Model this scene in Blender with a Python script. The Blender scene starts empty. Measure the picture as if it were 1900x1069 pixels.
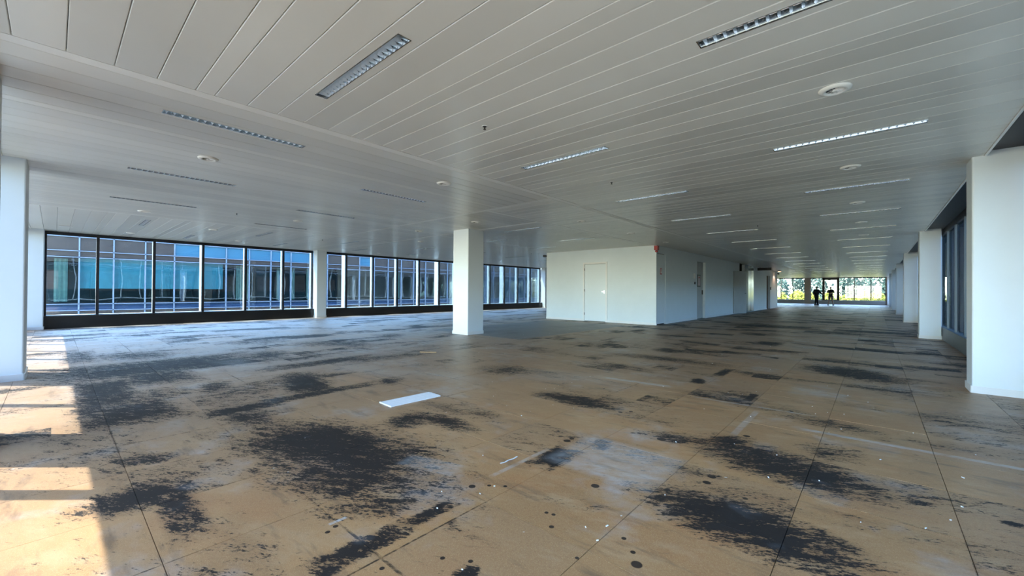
import bpy, bmesh, math, random
from mathutils import Vector, Matrix, Euler
random.seed(7)
C = bpy.context.scene.collection
sc = bpy.context.scene
PI = math.pi
# The plan is drawn on a 1.35 unit facade grid; the real grid is 1.20 m, so everything is scaled once at the end.
S = 1.2 / 1.35

# ------------------------------------------------------------------ camera
F_PX, YAW, PITCH, ROLL = 757.19, math.radians(41.684), math.radians(0.391), math.radians(0.388)
EYE, CEIL = 1.21, 2.892
cam = bpy.data.cameras.new('camera'); cam.sensor_width = 36; cam.lens = 36 * F_PX / 1900
cam.clip_start = 0.05; cam.clip_end = 600
camo = bpy.data.objects.new('camera', cam); C.objects.link(camo)
fw = Vector((-math.sin(YAW) * math.cos(PITCH), math.cos(YAW) * math.cos(PITCH), math.sin(PITCH)))
rt = Vector((math.cos(YAW), math.sin(YAW), 0)); up = rt.cross(fw)
r2 = math.cos(ROLL) * rt + math.sin(ROLL) * up; u2 = -math.sin(ROLL) * rt + math.cos(ROLL) * up
camo.matrix_world = Matrix(((r2.x, u2.x, -fw.x, 0), (r2.y, u2.y, -fw.y, 0), (r2.z, u2.z, -fw.z, EYE), (0, 0, 0, 1)))
sc.camera = camo

# ------------------------------------------------------------------ light
sc.view_settings.view_transform = 'Standard'; sc.view_settings.look = 'None'
sc.view_settings.gamma = 1.0; sc.view_settings.use_curve_mapping = False
sc.view_settings.exposure = 1.5
SUN_EL = math.radians(62.2)
w = bpy.data.worlds.new('sky'); sc.world = w; w.use_nodes = True
wn = w.node_tree.nodes; wl = w.node_tree.links; wn.clear()
sky = wn.new('ShaderNodeTexSky'); sky.sky_type = 'NISHITA'; sky.sun_disc = False
sky.sun_elevation = SUN_EL; sky.sun_rotation = math.atan2(-.73, -.68)
sky.air_density = 1.0; sky.dust_density = .6; sky.ozone_density = 1.8
bg = wn.new('ShaderNodeBackground'); bg.inputs[1].default_value = 1.15
wo = wn.new('ShaderNodeOutputWorld'); wl.new(sky.outputs[0], bg.inputs[0]); wl.new(bg.outputs[0], wo.inputs[0])
sun = bpy.data.lights.new('sun', 'SUN'); sun.energy = 18.0; sun.angle = math.radians(0.55); sun.color = (1, .985, .95)
suno = bpy.data.objects.new('sun', sun); C.objects.link(suno)
trav = Vector((.73 * math.cos(SUN_EL), .68 * math.cos(SUN_EL), -math.sin(SUN_EL)))
suno.rotation_euler = trav.to_track_quat('-Z', 'Y').to_euler(); suno.location = (-30, -30, 60)
sc.cycles.use_adaptive_sampling = True; sc.cycles.adaptive_threshold = 0.06
sc.cycles.max_bounces = 8; sc.cycles.diffuse_bounces = 4; sc.cycles.transparent_max_bounces = 16
sc.cycles.glossy_bounces = 4; sc.cycles.sample_clamp_indirect = 6.0
sc.cycles.caustics_reflective = False; sc.cycles.caustics_refractive = False

# ------------------------------------------------------------------ materials
def srgb(r, g, b):
    f = lambda c: (c / 255 / 12.92) if c / 255 <= .04045 else ((c / 255 + .055) / 1.055) ** 2.4
    return (f(r), f(g), f(b), 1)
class NT:
    def __init__(s, name):
        s.m = bpy.data.materials.new(name); s.m.use_nodes = True; s.t = s.m.node_tree; s.t.nodes.clear()
        s.out = s.t.nodes.new('ShaderNodeOutputMaterial')
    def n(s, typ, **kw):
        x = s.t.nodes.new(typ)
        for k, v in kw.items(): setattr(x, k, v)
        return x
    def l(s, a, b): s.t.links.new(a, b)
    def val(s, sock, v):
        if hasattr(v, 'is_linked') or isinstance(v, bpy.types.NodeSocket): s.l(v, sock)
        else: sock.default_value = v
    def math(s, op, a, b=0.0, c=None, clamp=False):
        x = s.n('ShaderNodeMath', operation=op, use_clamp=clamp); s.val(x.inputs[0], a); s.val(x.inputs[1], b)
        if c is not None: s.val(x.inputs[2], c)
        return x.outputs[0]
    def noise(s, vec, scale, detail=4, rough=.55, dist=0):
        x = s.n('ShaderNodeTexNoise'); s.l(vec, x.inputs['Vector']); x.inputs['Scale'].default_value = scale
        x.inputs['Detail'].default_value = detail; x.inputs['Roughness'].default_value = rough; x.inputs['Distortion'].default_value = dist
        return x.outputs[0]
    def mapv(s, vec, loc=(0, 0, 0), rot=0, scale=(1, 1, 1), typ='POINT'):
        x = s.n('ShaderNodeMapping', vector_type=typ); s.l(vec, x.inputs[0]); x.inputs[1].default_value = loc
        x.inputs[2].default_value = (0, 0, rot); x.inputs[3].default_value = scale
        return x.outputs[0]
    def chain(s, vec, acc):
        "vec, made to wait for acc (keeps the shader's live values few)"
        if acc is None: return vec
        x = s.n('ShaderNodeVectorMath', operation='MULTIPLY_ADD'); s.l(acc, x.inputs[0]); x.inputs[1].default_value = (1e-7, 1e-7, 0); s.l(vec, x.inputs[2])
        return x.outputs[0]
    def ramp(s, fac, a, b, lo=0.0, hi=1.0):
        x = s.n('ShaderNodeMapRange', clamp=True); s.l(fac, x.inputs[0]); x.inputs[1].default_value = a; x.inputs[2].default_value = b
        x.inputs[3].default_value = lo; x.inputs[4].default_value = hi
        return x.outputs[0]
    def mix(s, fac, a, b, typ='MIX'):
        x = s.n('ShaderNodeMix', data_type='RGBA', blend_type=typ); s.val(x.inputs[0], fac); s.val(x.inputs[6], a); s.val(x.inputs[7], b)
        return x.outputs[2]
    def pos(s):
        g = s.n('ShaderNodeNewGeometry'); v = s.n('ShaderNodeVectorMath', operation='SCALE'); s.l(g.outputs['Position'], v.inputs[0])
        v.inputs['Scale'].default_value = 1 / S
        return v.outputs[0]
    def bsdf(s, **kw):
        b = s.n('ShaderNodeBsdfPrincipled')
        for k, v in kw.items(): s.val(b.inputs[k.replace('_', ' ')], v)
        s.l(b.outputs[0], s.out.inputs[0]); return b
    def bump(s, h, strength=.2, dist=.01):
        x = s.n('ShaderNodeBump'); x.inputs['Strength'].default_value = strength; x.inputs['Distance'].default_value = dist
        s.l(h, x.inputs['Height']); return x.outputs[0]
def plain(name, col, rough=.5, metal=0, var=.06, scale=3.0, bump=0.0, spec=.5):
    t = NT(name); p = t.pos(); nz = t.noise(p, scale, 4)
    f = t.ramp(nz, .25, .75, 1 - var, 1 + var)
    v = t.n('ShaderNodeVectorMath', operation='SCALE'); v.inputs[0].default_value = col[:3]; t.l(f, v.inputs['Scale'])
    b = t.bsdf(Base_Color=v.outputs[0], Roughness=rough, Metallic=metal)
    b.inputs['Specular IOR Level'].default_value = spec
    if bump: t.l(t.bump(t.noise(p, 60, 3), bump, .004), b.inputs['Normal'])
    return t.m
def glass(name, tint, base=.05, wav=0.0, top=.75):
    t = NT(name); tr = t.n('ShaderNodeBsdfTransparent'); tr.inputs[0].default_value = (*tint, 1)
    gl = t.n('ShaderNodeBsdfGlossy'); gl.inputs['Roughness'].default_value = 0.0; gl.inputs[0].default_value = (.9, .95, 1, 1)
    fr = t.n('ShaderNodeFresnel'); fr.inputs[0].default_value = 1.55
    fac = t.ramp(fr.outputs[0], .04, 1.0, base, top)
    if wav:
        nm = t.bump(t.noise(t.pos(), .9, 1), wav, .02); t.l(nm, gl.inputs['Normal'])
    mx = t.n('ShaderNodeMixShader'); t.l(fac, mx.inputs[0]); t.l(tr.outputs[0], mx.inputs[1]); t.l(gl.outputs[0], mx.inputs[2])
    t.l(mx.outputs[0], t.out.inputs[0]); return t.m

STAINS = [(-3.25, 1.44, 0.934, 0.37, -2.89, 0.95, 0), (-2.49, 1.32, 0.649, 0.302, -2.71, 0.8, 0), (-2.72, 1.53, 0.512, 0.35, -2.6, 0.9, 0), (-3.24, 2.21, 0.216, 0.164, 1.75, 0.9, 0), (-2.96, 2.41, 0.345, 0.12, -3.08, 0.9, 0), (-2.09, 1.26, 0.296, 0.174, 0.96, 0.7, 0), (-1.8, 0.98, 0.208, 0.066, 1.57, 1, 1), (-1.8, 1.35, 0.171, 0.045, 1.57, 1, 1), (-3.19, 0.34, 0.24, 0.2, 1.28, 0.95, 0), (-2.88, 0.47, 0.344, 0.076, 3.14, 0.85, 1), (-3.88, 0.43, 0.179, 0.103, -2.36, 0.75, 0), (-8.37, 1.14, 1.05, 0.62, 1.57, 1, 1), (-6.58, 0.42, 0.78, 0.21, 3.14, 1, 1), (-5.44, 0.5, 0.42, 0.32, 3.14, 1, 1), (-7.3, 1.0, 0.5, 0.32, 3.14, .85, 1), (-6.1, 0.75, 0.4, 0.3, 3.14, .7, 0), (-9.9, 1.0, 0.7, 0.45, .5, .7, 0), (-6.6, 3.9, .8, .3, 1.3, .6, 0), (-9.0, 4.2, .9, .35, .4, .65, 0), (-6.08, 1.33, 0.372, 0.162, 2.95, 0.7, 0), (-4.36, 1.23, 0.34, 0.187, 3.07, 0.8, 0), (-3.72, 1.17, 0.321, 0.147, 2.99, 0.75, 0), (-5.54, 2.18, 0.641, 0.254, 2.99, 1, 0), (-4.82, 2.99, 0.221, 0.16, 2.4, 0.9, 0), (-4.78, 1.28, 0.265, 0.116, 1.57, 0.9, 1), (-4.86, 2.1, 0.646, 0.108, 1.57, 0.85, 1), (-6.86, 3.0, 0.815, 0.21, 1.57, 0.75, 1), (-8.37, 2.62, 0.551, 0.368, 2.76, 0.8, 0), (-10.8, 3.33, 0.705, 0.553, 2.47, 0.6, 0), (-9.6, 5.92, 0.555, 0.31, 2.32, 0.6, 0), (-2.51, 3.86, 0.442, 0.179, -3.12, 1, 0), (-1.19, 3.45, 0.317, 0.12, -2.86, 0.75, 0), (-0.87, 3.6, 0.234, 0.142, 1.45, 0.95, 0), (-0.53, 3.41, 0.506, 0.277, 2.98, 1, 0), (-0.52, 2.4, 0.467, 0.211, 3.14, 1, 0), (-0.16, 2.53, 0.153, 0.078, 2.65, 0.8, 0), (-1.74, 2.43, 0.172, 0.092, 1.57, 1, 1), (-0.25, 8.03, 0.624, 0.418, 2.35, 1, 0), (-3.19, 8.48, 0.338, 0.269, 2.27, 1, 0), (-2.85, 7.34, 0.937, 0.276, -3.11, 0.75, 0), (0.01, 11.46, 0.495, 0.185, 3.14, 0.95, 1), (-0.34, 4.79, 0.363, 0.181, 3.03, 0.62, 0), (-0.25, 3.93, 0.199, 0.169, 1.39, 0.62, 0), (0.21, 3.35, 0.086, 0.035, -2.69, 0.7, 0), (0.54, 3.35, 0.046, 0.034, -2.9, 0.9, 0), (-1.81, 5.83, 0.181, 0.093, 1.84, 0.9, 0), (-1.71, 6.75, 0.305, 0.064, 1.57, 0.9, 1), (-1.07, 5.34, 0.194, 0.041, 1.57, 0.9, 1), (-1.31, 1.21, 0.045, 0.04, 0.87, 0.9, 0), (-4.26, 4.6, 0.385, 0.344, -2.95, 0.6, 0), (-2.89, 2.82, 0.208, 0.102, -3.12, 0.6, 0), (-2.83, 17.09, 1.212, 0.687, -3.14, 0.8, 1), (-0.09, 16.94, 0.832, 0.4, 3.14, 0.8, 1), (-1.9, 11.34, 0.412, 0.245, 1.57, 0.8, 1), (-1.61, 2.91, 0.114, 0.086, 2.07, 0.7, 0), (-10.43, 0.3, 0.793, 0.18, 3.14, 0.7, 1)]
SPOTS = [(-1.86, 2.77, 0.031), (-1.86, 2.84, 0.022), (-1.3, 2.25, 0.027), (-0.8, 2.88, 0.028), (-0.8, 2.77, 0.026), (-1.34, 1.8, 0.012), (-1.3, 1.81, 0.012), (-1.24, 1.71, 0.014), (-0.92, 1.87, 0.013), (-0.84, 1.8, 0.013), (-0.79, 1.73, 0.026), (-1.86, 1.73, 0.023), (-1.79, 1.81, 0.013), (-1.71, 1.87, 0.013), (-2.04, 0.92, 0.013), (-2.06, 0.97, 0.014), (-1.6, 0.96, 0.012), (-1.46, 1.18, 0.012), (-1.35, 1.25, 0.012), (-1.31, 3.33, 0.04), (-0.81, 3.89, 0.028), (-1.01, 1.59, 0.01), (-1.91, 3.79, 0.022), (-1.84, 3.88, 0.022), (-0.57, 2.71, 0.016)]
# pale scrape / glue marks: centre, half length, half width, angle, strength
PALE = [(-12.5, 1.85, 1.75, .035, 1.57, 1.0), (-.55, 13.03, 2.0, .035, .07, 1.0), (-1.4, 2.7, .42, .36, 0, .42), (-1.87, 2.22, .33, .02, 1.57, .5),
        (-2.4, 5.2, .5, .06, .1, .8), (-1.0, 4.95, .6, .02, .05, .7), (-.9, 4.3, .5, .03, 1.57, .5), (.2, 4.45, .75, .035, .03, .7), (-3.2, 4.9, .9, .5, .4, .35),
        (-5.6, 3.2, 1.2, .35, .3, .4), (-7.6, 2.0, .9, .3, .1, .45), (-2.1, 1.0, .05, .012, 1.57, 1.0), (-4.5, 3.7, .8, .3, 0, .45), (-2.3, 1.75, .25, .1, .3, .3)]
def floor_material(STAINS, SPOTS, PALE):
    t = NT('chipboard_floor'); p = t.pos()
    flat = t.n('ShaderNodeVectorMath', operation='MULTIPLY'); t.l(p, flat.inputs[0]); flat.inputs[1].default_value = (1, 1, 0); P = flat.outputs[0]
    wob = t.n('ShaderNodeTexNoise'); t.l(P, wob.inputs['Vector']); wob.inputs['Scale'].default_value = 3.5; wob.inputs['Detail'].default_value = 3
    wv = t.n('ShaderNodeVectorMath', operation='MULTIPLY_ADD'); t.l(wob.outputs['Color'], wv.inputs[0]); wv.inputs[1].default_value = (.16, .16, 0); wv.inputs[2].default_value = (-.08, -.08, 0)
    pw = t.n('ShaderNodeVectorMath', operation='ADD'); t.l(P, pw.inputs[0]); t.l(wv.outputs[0], pw.inputs[1]); PW = pw.outputs[0]
    acc = None
    for cx, cy, a, b, ang, I, boxy in STAINS:
        v = t.mapv(t.chain(PW if not boxy else P, acc), (cx, cy, 0), ang, (a * 1.5, b * 1.5, 1), 'TEXTURE')
        if boxy:
            ab = t.n('ShaderNodeVectorMath', operation='ABSOLUTE'); t.l(v, ab.inputs[0]); sp = t.n('ShaderNodeSeparateXYZ'); t.l(ab.outputs[0], sp.inputs[0])
            d = t.math('MAXIMUM', sp.outputs[0], sp.outputs[1])
            d = t.math('POWER', d, 2.0)
        else:
            ln = t.n('ShaderNodeVectorMath', operation='LENGTH'); t.l(v, ln.inputs[0]); d = ln.outputs['Value']
            d = t.math('POWER', d, 1.6)
        f = t.math('MULTIPLY_ADD', d, -I, I)
        acc = f if acc is None else t.math('MAXIMUM', acc, f)
    acc = t.math('MAXIMUM', acc if acc is not None else 0.0, 0.0)
    # tile-bounded random residue, sparse near the camera, denser further off
    sx = t.n('ShaderNodeSeparateXYZ'); t.l(P, sx.inputs[0])
    sn = t.n('ShaderNodeVectorMath', operation='SNAP'); off = t.n('ShaderNodeVectorMath', operation='ADD'); t.l(P, off.inputs[0]); off.inputs[1].default_value = (-.33 + 66.5, -.33 + 66.5, 0)
    t.l(off.outputs[0], sn.inputs[0]); sn.inputs[1].default_value = (.665, .665, 1)
    wn_ = t.n('ShaderNodeTexWhiteNoise', noise_dimensions='2D'); t.l(sn.outputs[0], wn_.inputs['Vector']); tile = wn_.outputs['Value']
    s1 = t.mapv(PW, (0, 0, 0), 0, (.55, 1.5, 1)); s2 = t.mapv(PW, (7, 3, 0), 0, (1.6, .6, 1))
    big = t.noise(s1, .9, 3, .6); big2 = t.noise(s2, .8, 3, .6)
    leftish = t.ramp(sx.outputs[0], -3, -6)
    bigm = t.math('ADD', t.math('MULTIPLY', big, t.math('SUBTRACT', 1, leftish)), t.math('MULTIPLY', big2, leftish))
    dist_ = t.math('MAXIMUM', t.ramp(sx.outputs[1], 3.5, 12), t.ramp(sx.outputs[0], -3.5, -9))
    gen = t.math('MULTIPLY', t.ramp(t.math('ADD', bigm, t.math('MULTIPLY', tile, .10)), .54, .76, 0, 1.0), t.ramp(dist_, 0, 1, .45, 1.0))
    sn2 = t.n('ShaderNodeVectorMath', operation='SNAP'); t.l(off.outputs[0], sn2.inputs[0]); sn2.inputs[1].default_value = (.3325, .3325, 1)
    wn2 = t.n('ShaderNodeTexWhiteNoise', noise_dimensions='2D'); t.l(sn2.outputs[0], wn2.inputs['Vector']); sq = wn2.outputs['Value']
    acc = t.math('MAXIMUM', acc, gen)
    acc = t.math('MAXIMUM', acc, t.math('MULTIPLY', t.math('GREATER_THAN', sq, .965), t.math('MULTIPLY', t.ramp(bigm, .42, .55, .1, .75), t.ramp(dist_, .02, .1))))
    acc = t.math('MINIMUM', acc, .88)
    fine = t.noise(t.mapv(P, (0, 0, 0), .5, (1.35, .5, 1), 'TEXTURE'), 9, 5, .74, .3)
    fine2 = t.noise(t.mapv(P, (0, 0, 0), .62, (1.4, .22, 1), 'TEXTURE'), 5, 5, .7)
    thr = t.math('ADD', t.math('MULTIPLY_ADD', acc, 1.3, t.math('MULTIPLY_ADD', tile, .3, -.2)), t.math('ADD', t.math('MULTIPLY_ADD', fine, 2.7, -1.35), t.math('MULTIPLY_ADD', fine2, 1.6, -.8)))
    micro = t.noise(t.mapv(P, (0, 0, 0), .5, (1, .45, 1), 'TEXTURE'), 34, 3, .75)
    thr = t.math('ADD', thr, t.math('MULTIPLY_ADD', micro, 2.4, -1.2))
    blk = t.ramp(thr, .36, .78, 0, .98)
    smear = t.math('MULTIPLY', t.ramp(t.math('ADD', acc, t.math('MULTIPLY_ADD', big, 1.0, -.5)), .12, .8, 0, .6), t.ramp(micro, .35, .6, .35, 1))
    blk = t.math('MAXIMUM', blk, smear)
    blk = t.math('MULTIPLY', blk, t.ramp(acc, .02, .14))
    speck = t.math('MULTIPLY', t.ramp(t.noise(t.mapv(P, (2, 5, 0), .5, (1.2, .36, 1), 'TEXTURE'), 11, 5, .75), .60, .66), t.ramp(t.math('ADD', t.noise(P, .9, 3, .6), t.math('MULTIPLY', tile, .12)), .50, .66, 0, .85))
    blk = t.math('MAXIMUM', blk, speck)
    # joint residue: dark lines along some tile joints
    fr = t.n('ShaderNodeVectorMath', operation='MODULO'); t.l(off.outputs[0], fr.inputs[0]); fr.inputs[1].default_value = (.665, .665, 1)
    sf = t.n('ShaderNodeSeparateXYZ'); t.l(fr.outputs[0], sf.inputs[0])
    def edge(s, wdt): return t.math('LESS_THAN', t.math('SUBTRACT', .3325, t.math('ABSOLUTE', t.math('SUBTRACT', s, .3325))), wdt)
    jn = t.ramp(t.noise(P, .55, 3), .52, .6)
    jl = t.math('MULTIPLY', t.math('MAXIMUM', edge(sf.outputs[0], .006), edge(sf.outputs[1], .008)), t.math('MULTIPLY', jn, t.ramp(fine, .42, .58)))
    blk = t.math('MAXIMUM', blk, t.math('MULTIPLY', jl, .8))
    for cx, cy, r in SPOTS:
        ln = t.n('ShaderNodeVectorMath', operation='LENGTH')
        v = t.mapv(t.chain(P, blk), (cx, cy, 0), 0, (r, r, 1), 'TEXTURE'); t.l(v, ln.inputs[0])
        blk = t.math('MAXIMUM', blk, t.ramp(ln.outputs['Value'], .85, 1.05, .92, 0))
    vo = t.n('ShaderNodeTexVoronoi', feature='F1'); t.l(PW, vo.inputs['Vector']); vo.inputs['Scale'].default_value = 1.7
    vr = t.n('ShaderNodeSeparateColor'); t.l(vo.outputs['Color'], vr.inputs[0])
    dot = t.math('MULTIPLY', t.math('LESS_THAN', vo.outputs['Distance'], t.math('MULTIPLY', vr.outputs[1], .045)), t.math('GREATER_THAN', vr.outputs[0], .45))
    blk = t.math('MAXIMUM', blk, t.math('MULTIPLY', dot, .9))
    # board colour
    grain = t.noise(P, 60, 4, .7); chips = t.noise(t.mapv(P, (0, 0, 0), .6, (1, 1.7, 1)), 150, 2, .8)
    tone = t.noise(P, .8, 4, .6)
    base = t.mix(t.ramp(tone, .3, .7), srgb(140, 96, 55), srgb(174, 125, 74))
    base = t.mix(t.ramp(t.noise(t.mapv(P, (4, 1, 0), .3, (1, .5, 1), 'TEXTURE'), 1.3, 3, .7), .48, .68, 0, .6), base, srgb(152, 92, 42))
    base = t.mix(t.ramp(t.noise(t.mapv(P, (8, 1, 0), .4, (1, .4, 1), 'TEXTURE'), 2.1, 3, .75), .52, .70, 0, .5), base, srgb(186, 154, 116))
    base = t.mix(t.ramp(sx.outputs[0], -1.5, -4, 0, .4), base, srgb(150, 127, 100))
    base = t.mix(t.ramp(tile, 0, 1, 0, .45), base, srgb(132, 102, 76))
    base = t.mix(t.ramp(grain, .35, .7, 0, .4), base, srgb(178, 140, 94))
    base = t.mix(t.ramp(chips, .55, .72, 0, .7), base, srgb(206, 174, 130))
    # grazing reflection painted in: greyer far from camera, whiter glare toward the left windows
    glare_mask = t.ramp(t.noise(P, .45, 4, .6), .35, .65, .15, 1)
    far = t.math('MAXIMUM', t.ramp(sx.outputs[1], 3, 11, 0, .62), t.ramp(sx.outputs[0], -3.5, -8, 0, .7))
    base = t.mix(t.math('MULTIPLY', far, glare_mask), base, srgb(138, 119, 100))
    base = t.mix(t.math('MULTIPLY', t.ramp(sx.outputs[0], -6, -15, 0, .6), glare_mask), base, srgb(176, 174, 172))
    haze = t.ramp(t.noise(PW, 1.1, 4, .7), .53, .70, 0, .6)
    haze = t.math('MULTIPLY', haze, t.ramp(fine, .3, .6))
    base = t.mix(haze, base, srgb(176, 172, 168))
    sm = t.ramp(t.noise(t.mapv(P, (3, 9, 0), 0, (1, 4, 1)), 1.6, 4, .7), .56, .68, 0, .6)
    base = t.mix(sm, base, srgb(96, 74, 54))
    # dusty grey felt area beside the middle column
    bx_ = t.mapv(P, (-8.35, 10.6, 0), 0, (1.75, 2.9, 1), 'TEXTURE'); ab = t.n('ShaderNodeVectorMath', operation='ABSOLUTE'); t.l(bx_, ab.inputs[0])
    sp = t.n('ShaderNodeSeparateXYZ'); t.l(ab.outputs[0], sp.inputs[0]); bm_ = t.math('LESS_THAN', t.math('MAXIMUM', sp.outputs[0], sp.outputs[1]), 1.0)
    base = t.mix(t.math('MULTIPLY', bm_, .75), base, srgb(86, 90, 88))
    blk = t.math('MULTIPLY', blk, t.math('MULTIPLY_ADD', bm_, -.8, 1))
    col = t.mix(blk, base, t.mix(t.ramp(fine, .3, .7), srgb(14, 15, 18), srgb(38, 34, 31)))
    dustn = t.ramp(t.noise(P, 2.2, 3, .7), .58, .72, 0, .25)
    col = t.mix(t.math('MULTIPLY', blk, dustn), col, srgb(120, 130, 135))
    for cx, cy, a, b, ang, I in PALE:
        v = t.mapv(t.chain(P, col), (cx, cy, 0), ang, (a, b, 1), 'TEXTURE'); ab = t.n('ShaderNodeVectorMath', operation='ABSOLUTE'); t.l(v, ab.inputs[0])
        sp = t.n('ShaderNodeSeparateXYZ'); t.l(ab.outputs[0], sp.inputs[0]); d = t.math('MAXIMUM', sp.outputs[0], sp.outputs[1])
        f = t.math('MULTIPLY', t.ramp(d, .8 if b < .2 or b == .36 else .1, 1.0, I * .8, 0), t.math('MULTIPLY', t.ramp(fine, .36, .58, .2, 1), t.ramp(tone, .35, .6, .5, 1)))
        col = t.mix(f, col, srgb(190, 190, 186))
    fleck = t.n('ShaderNodeTexVoronoi', feature='F1'); t.l(PW, fleck.inputs['Vector']); fleck.inputs['Scale'].default_value = 7
    fs = t.n('ShaderNodeSeparateColor'); t.l(fleck.outputs['Color'], fs.inputs[0])
    fk = t.math('MULTIPLY', t.math('LESS_THAN', fleck.outputs['Distance'], .045), t.math('GREATER_THAN', fs.outputs[0], .75))
    col = t.mix(t.math('MULTIPLY', fk, .7), col, srgb(215, 215, 210))
    rough = t.math('MULTIPLY_ADD', blk, .14, .38)
    rough = t.math('MULTIPLY_ADD', fine, .16, rough)
    b = t.bsdf(Base_Color=col, Roughness=rough); t.l(t.ramp(blk, 0, 1, .62, .22), b.inputs['Specular IOR Level'])
    h = t.math('MULTIPLY_ADD', blk, .6, t.math('MULTIPLY', grain, .3)); t.l(t.bump(h, .35, .003), b.inputs['Normal'])
    return t.m
def ceiling_material():
    t = NT('perforated_metal_panel'); p = t.pos()
    vo = t.n('ShaderNodeTexVoronoi', feature='F1'); t.l(p, vo.inputs['Vector']); vo.inputs['Scale'].default_value = 190; vo.inputs['Randomness'].default_value = 0.0
    hole = t.math('LESS_THAN', vo.outputs['Distance'], .26)
    # white noise per panel row is taken from the object itself
    oi = t.n('ShaderNodeObjectInfo'); tone = t.ramp(oi.outputs['Random'], 0, 1, .88, 1.05)
    c = t.mix(t.ramp(t.noise(p, .7, 3), .3, .7), (.76, .73, .66, 1), (.80, .775, .71, 1))
    v = t.n('ShaderNodeVectorMath', operation='SCALE'); t.l(c, v.inputs[0]); t.l(tone, v.inputs['Scale'])
    c = t.mix(t.math('MULTIPLY', hole, .35), v.outputs[0], (.2, .195, .18, 1))
    b = t.bsdf(Base_Color=c, Roughness=.33); b.inputs['Specular IOR Level'].default_value = .6
    return t.m
M = {}
FM = {}
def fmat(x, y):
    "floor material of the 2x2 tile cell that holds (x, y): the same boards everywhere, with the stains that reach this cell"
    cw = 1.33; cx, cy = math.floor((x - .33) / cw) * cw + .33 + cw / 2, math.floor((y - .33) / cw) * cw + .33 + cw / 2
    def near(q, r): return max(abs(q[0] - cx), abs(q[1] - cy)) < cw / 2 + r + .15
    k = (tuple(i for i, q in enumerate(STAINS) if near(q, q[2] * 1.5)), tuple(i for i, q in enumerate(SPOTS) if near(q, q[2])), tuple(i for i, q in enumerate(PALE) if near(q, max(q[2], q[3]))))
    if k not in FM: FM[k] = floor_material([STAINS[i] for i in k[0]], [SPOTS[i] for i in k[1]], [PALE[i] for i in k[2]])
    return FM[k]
M['ceil'] = ceiling_material()
M['trim'] = plain('ceiling_trim_white', (.90, .88, .83), .45)
M['plenum'] = plain('plenum_dark', (.05, .05, .05), .9)
M['paint'] = plain('white_wall_paint', (.69, .755, .80), .55, var=.02)
M['column'] = plain('white_column_paint', (.73, .79, .84), .5, var=.015)
M['skirt'] = plain('white_skirting', (.74, .75, .76), .35, var=.02)
M['black'] = plain('black_frame_paint', (.012, .012, .015), .35, var=.1)
M['sillblack'] = plain('black_sill_panel', (.010, .009, .009), .28, var=.1)
M['fin'] = plain('pale_anodised_fin', (.26, .30, .33), .4, .1)
M['navy'] = plain('navy_screen_panel', (.003, .004, .012), .5, var=.1, spec=.2)
M['teal'] = plain('dark_teal_screen', (.004, .012, .016), .45, var=.1, spec=.2)
M['soffit'] = plain('dark_soffit', (.006, .007, .010), .5)
M['greysill'] = plain('grey_sill_paint', (.42, .42, .42), .5)
M['darksill'] = plain('dark_grey_sill', (.10, .12, .13), .4)
M['pier'] = plain('warm_pier_paint', (.48, .43, .38), .6)
M['door'] = plain('white_door_lacquer', (.70, .76, .80), .5, var=.01)
M['steel'] = plain('brushed_steel', (.6, .62, .62), .22, 1.0)
M['alu'] = plain('polished_louvre_aluminium', (.42, .45, .47), .2, 1.0, var=.02)
M['blade'] = plain('bright_louvre_blade', (.86, .89, .91), .3, .85, var=.02)
M['darkmetal'] = plain('dark_metal', (.03, .03, .03), .4)
M['greydoor'] = plain('grey_door', (.40, .41, .41), .5)
M['bronze'] = plain('brown_door', (.16, .115, .09), .5)
M['red'] = plain('red_plastic', (.35, .01, .01), .35)
M['whiteplastic'] = plain('white_plastic', (.8, .8, .78), .4)
M['paper'] = plain('paper', (.55, .45, .48), .7)
M['concrete'] = plain('concrete', (.3, .29, .28), .8)
M['glass'] = glass('clear_window_glass', (.93, .96, .96), .04, 0)
M['rglass'] = glass('right_window_glass', (.47, .55, .58), .02, 0, .14)
M['bluegl'] = glass('blue_tinted_glass', (.77, .86, .88), .08, .15)
M['coated'] = glass('coated_facade_glass', (.62, .78, .82), .11, .1, .7)
M['brick'] = None
def brick_mat():
    t = NT('brown_facade'); p = t.pos(); nz = t.noise(t.mapv(p, (0, 0, 0), 0, (1, 1, 6)), 2, 6, .7)
    t.bsdf(Base_Color=t.mix(t.ramp(nz, .3, .7), (.034, .019, .014, 1), (.065, .040, .031, 1)), Roughness=.5); return t.m
M['brick'] = brick_mat()
M['white_mull'] = plain('pale_facade_mullion', (.20, .23, .29), .5)
M['blind'] = plain('teal_roller_blind', (.16, .50, .56), .7, var=.12)
M['curtain'] = plain('pale_green_curtain', (.36, .44, .34), .8, var=.2, scale=6)
M['navyband'] = plain('blue_sill_band', (.012, .035, .085), .35)
M['room'] = plain('unlit_room', (.03, .035, .035), .9)
M['ground'] = plain('paving', (.16, .16, .15), .9, var=.2, scale=.5)

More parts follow.
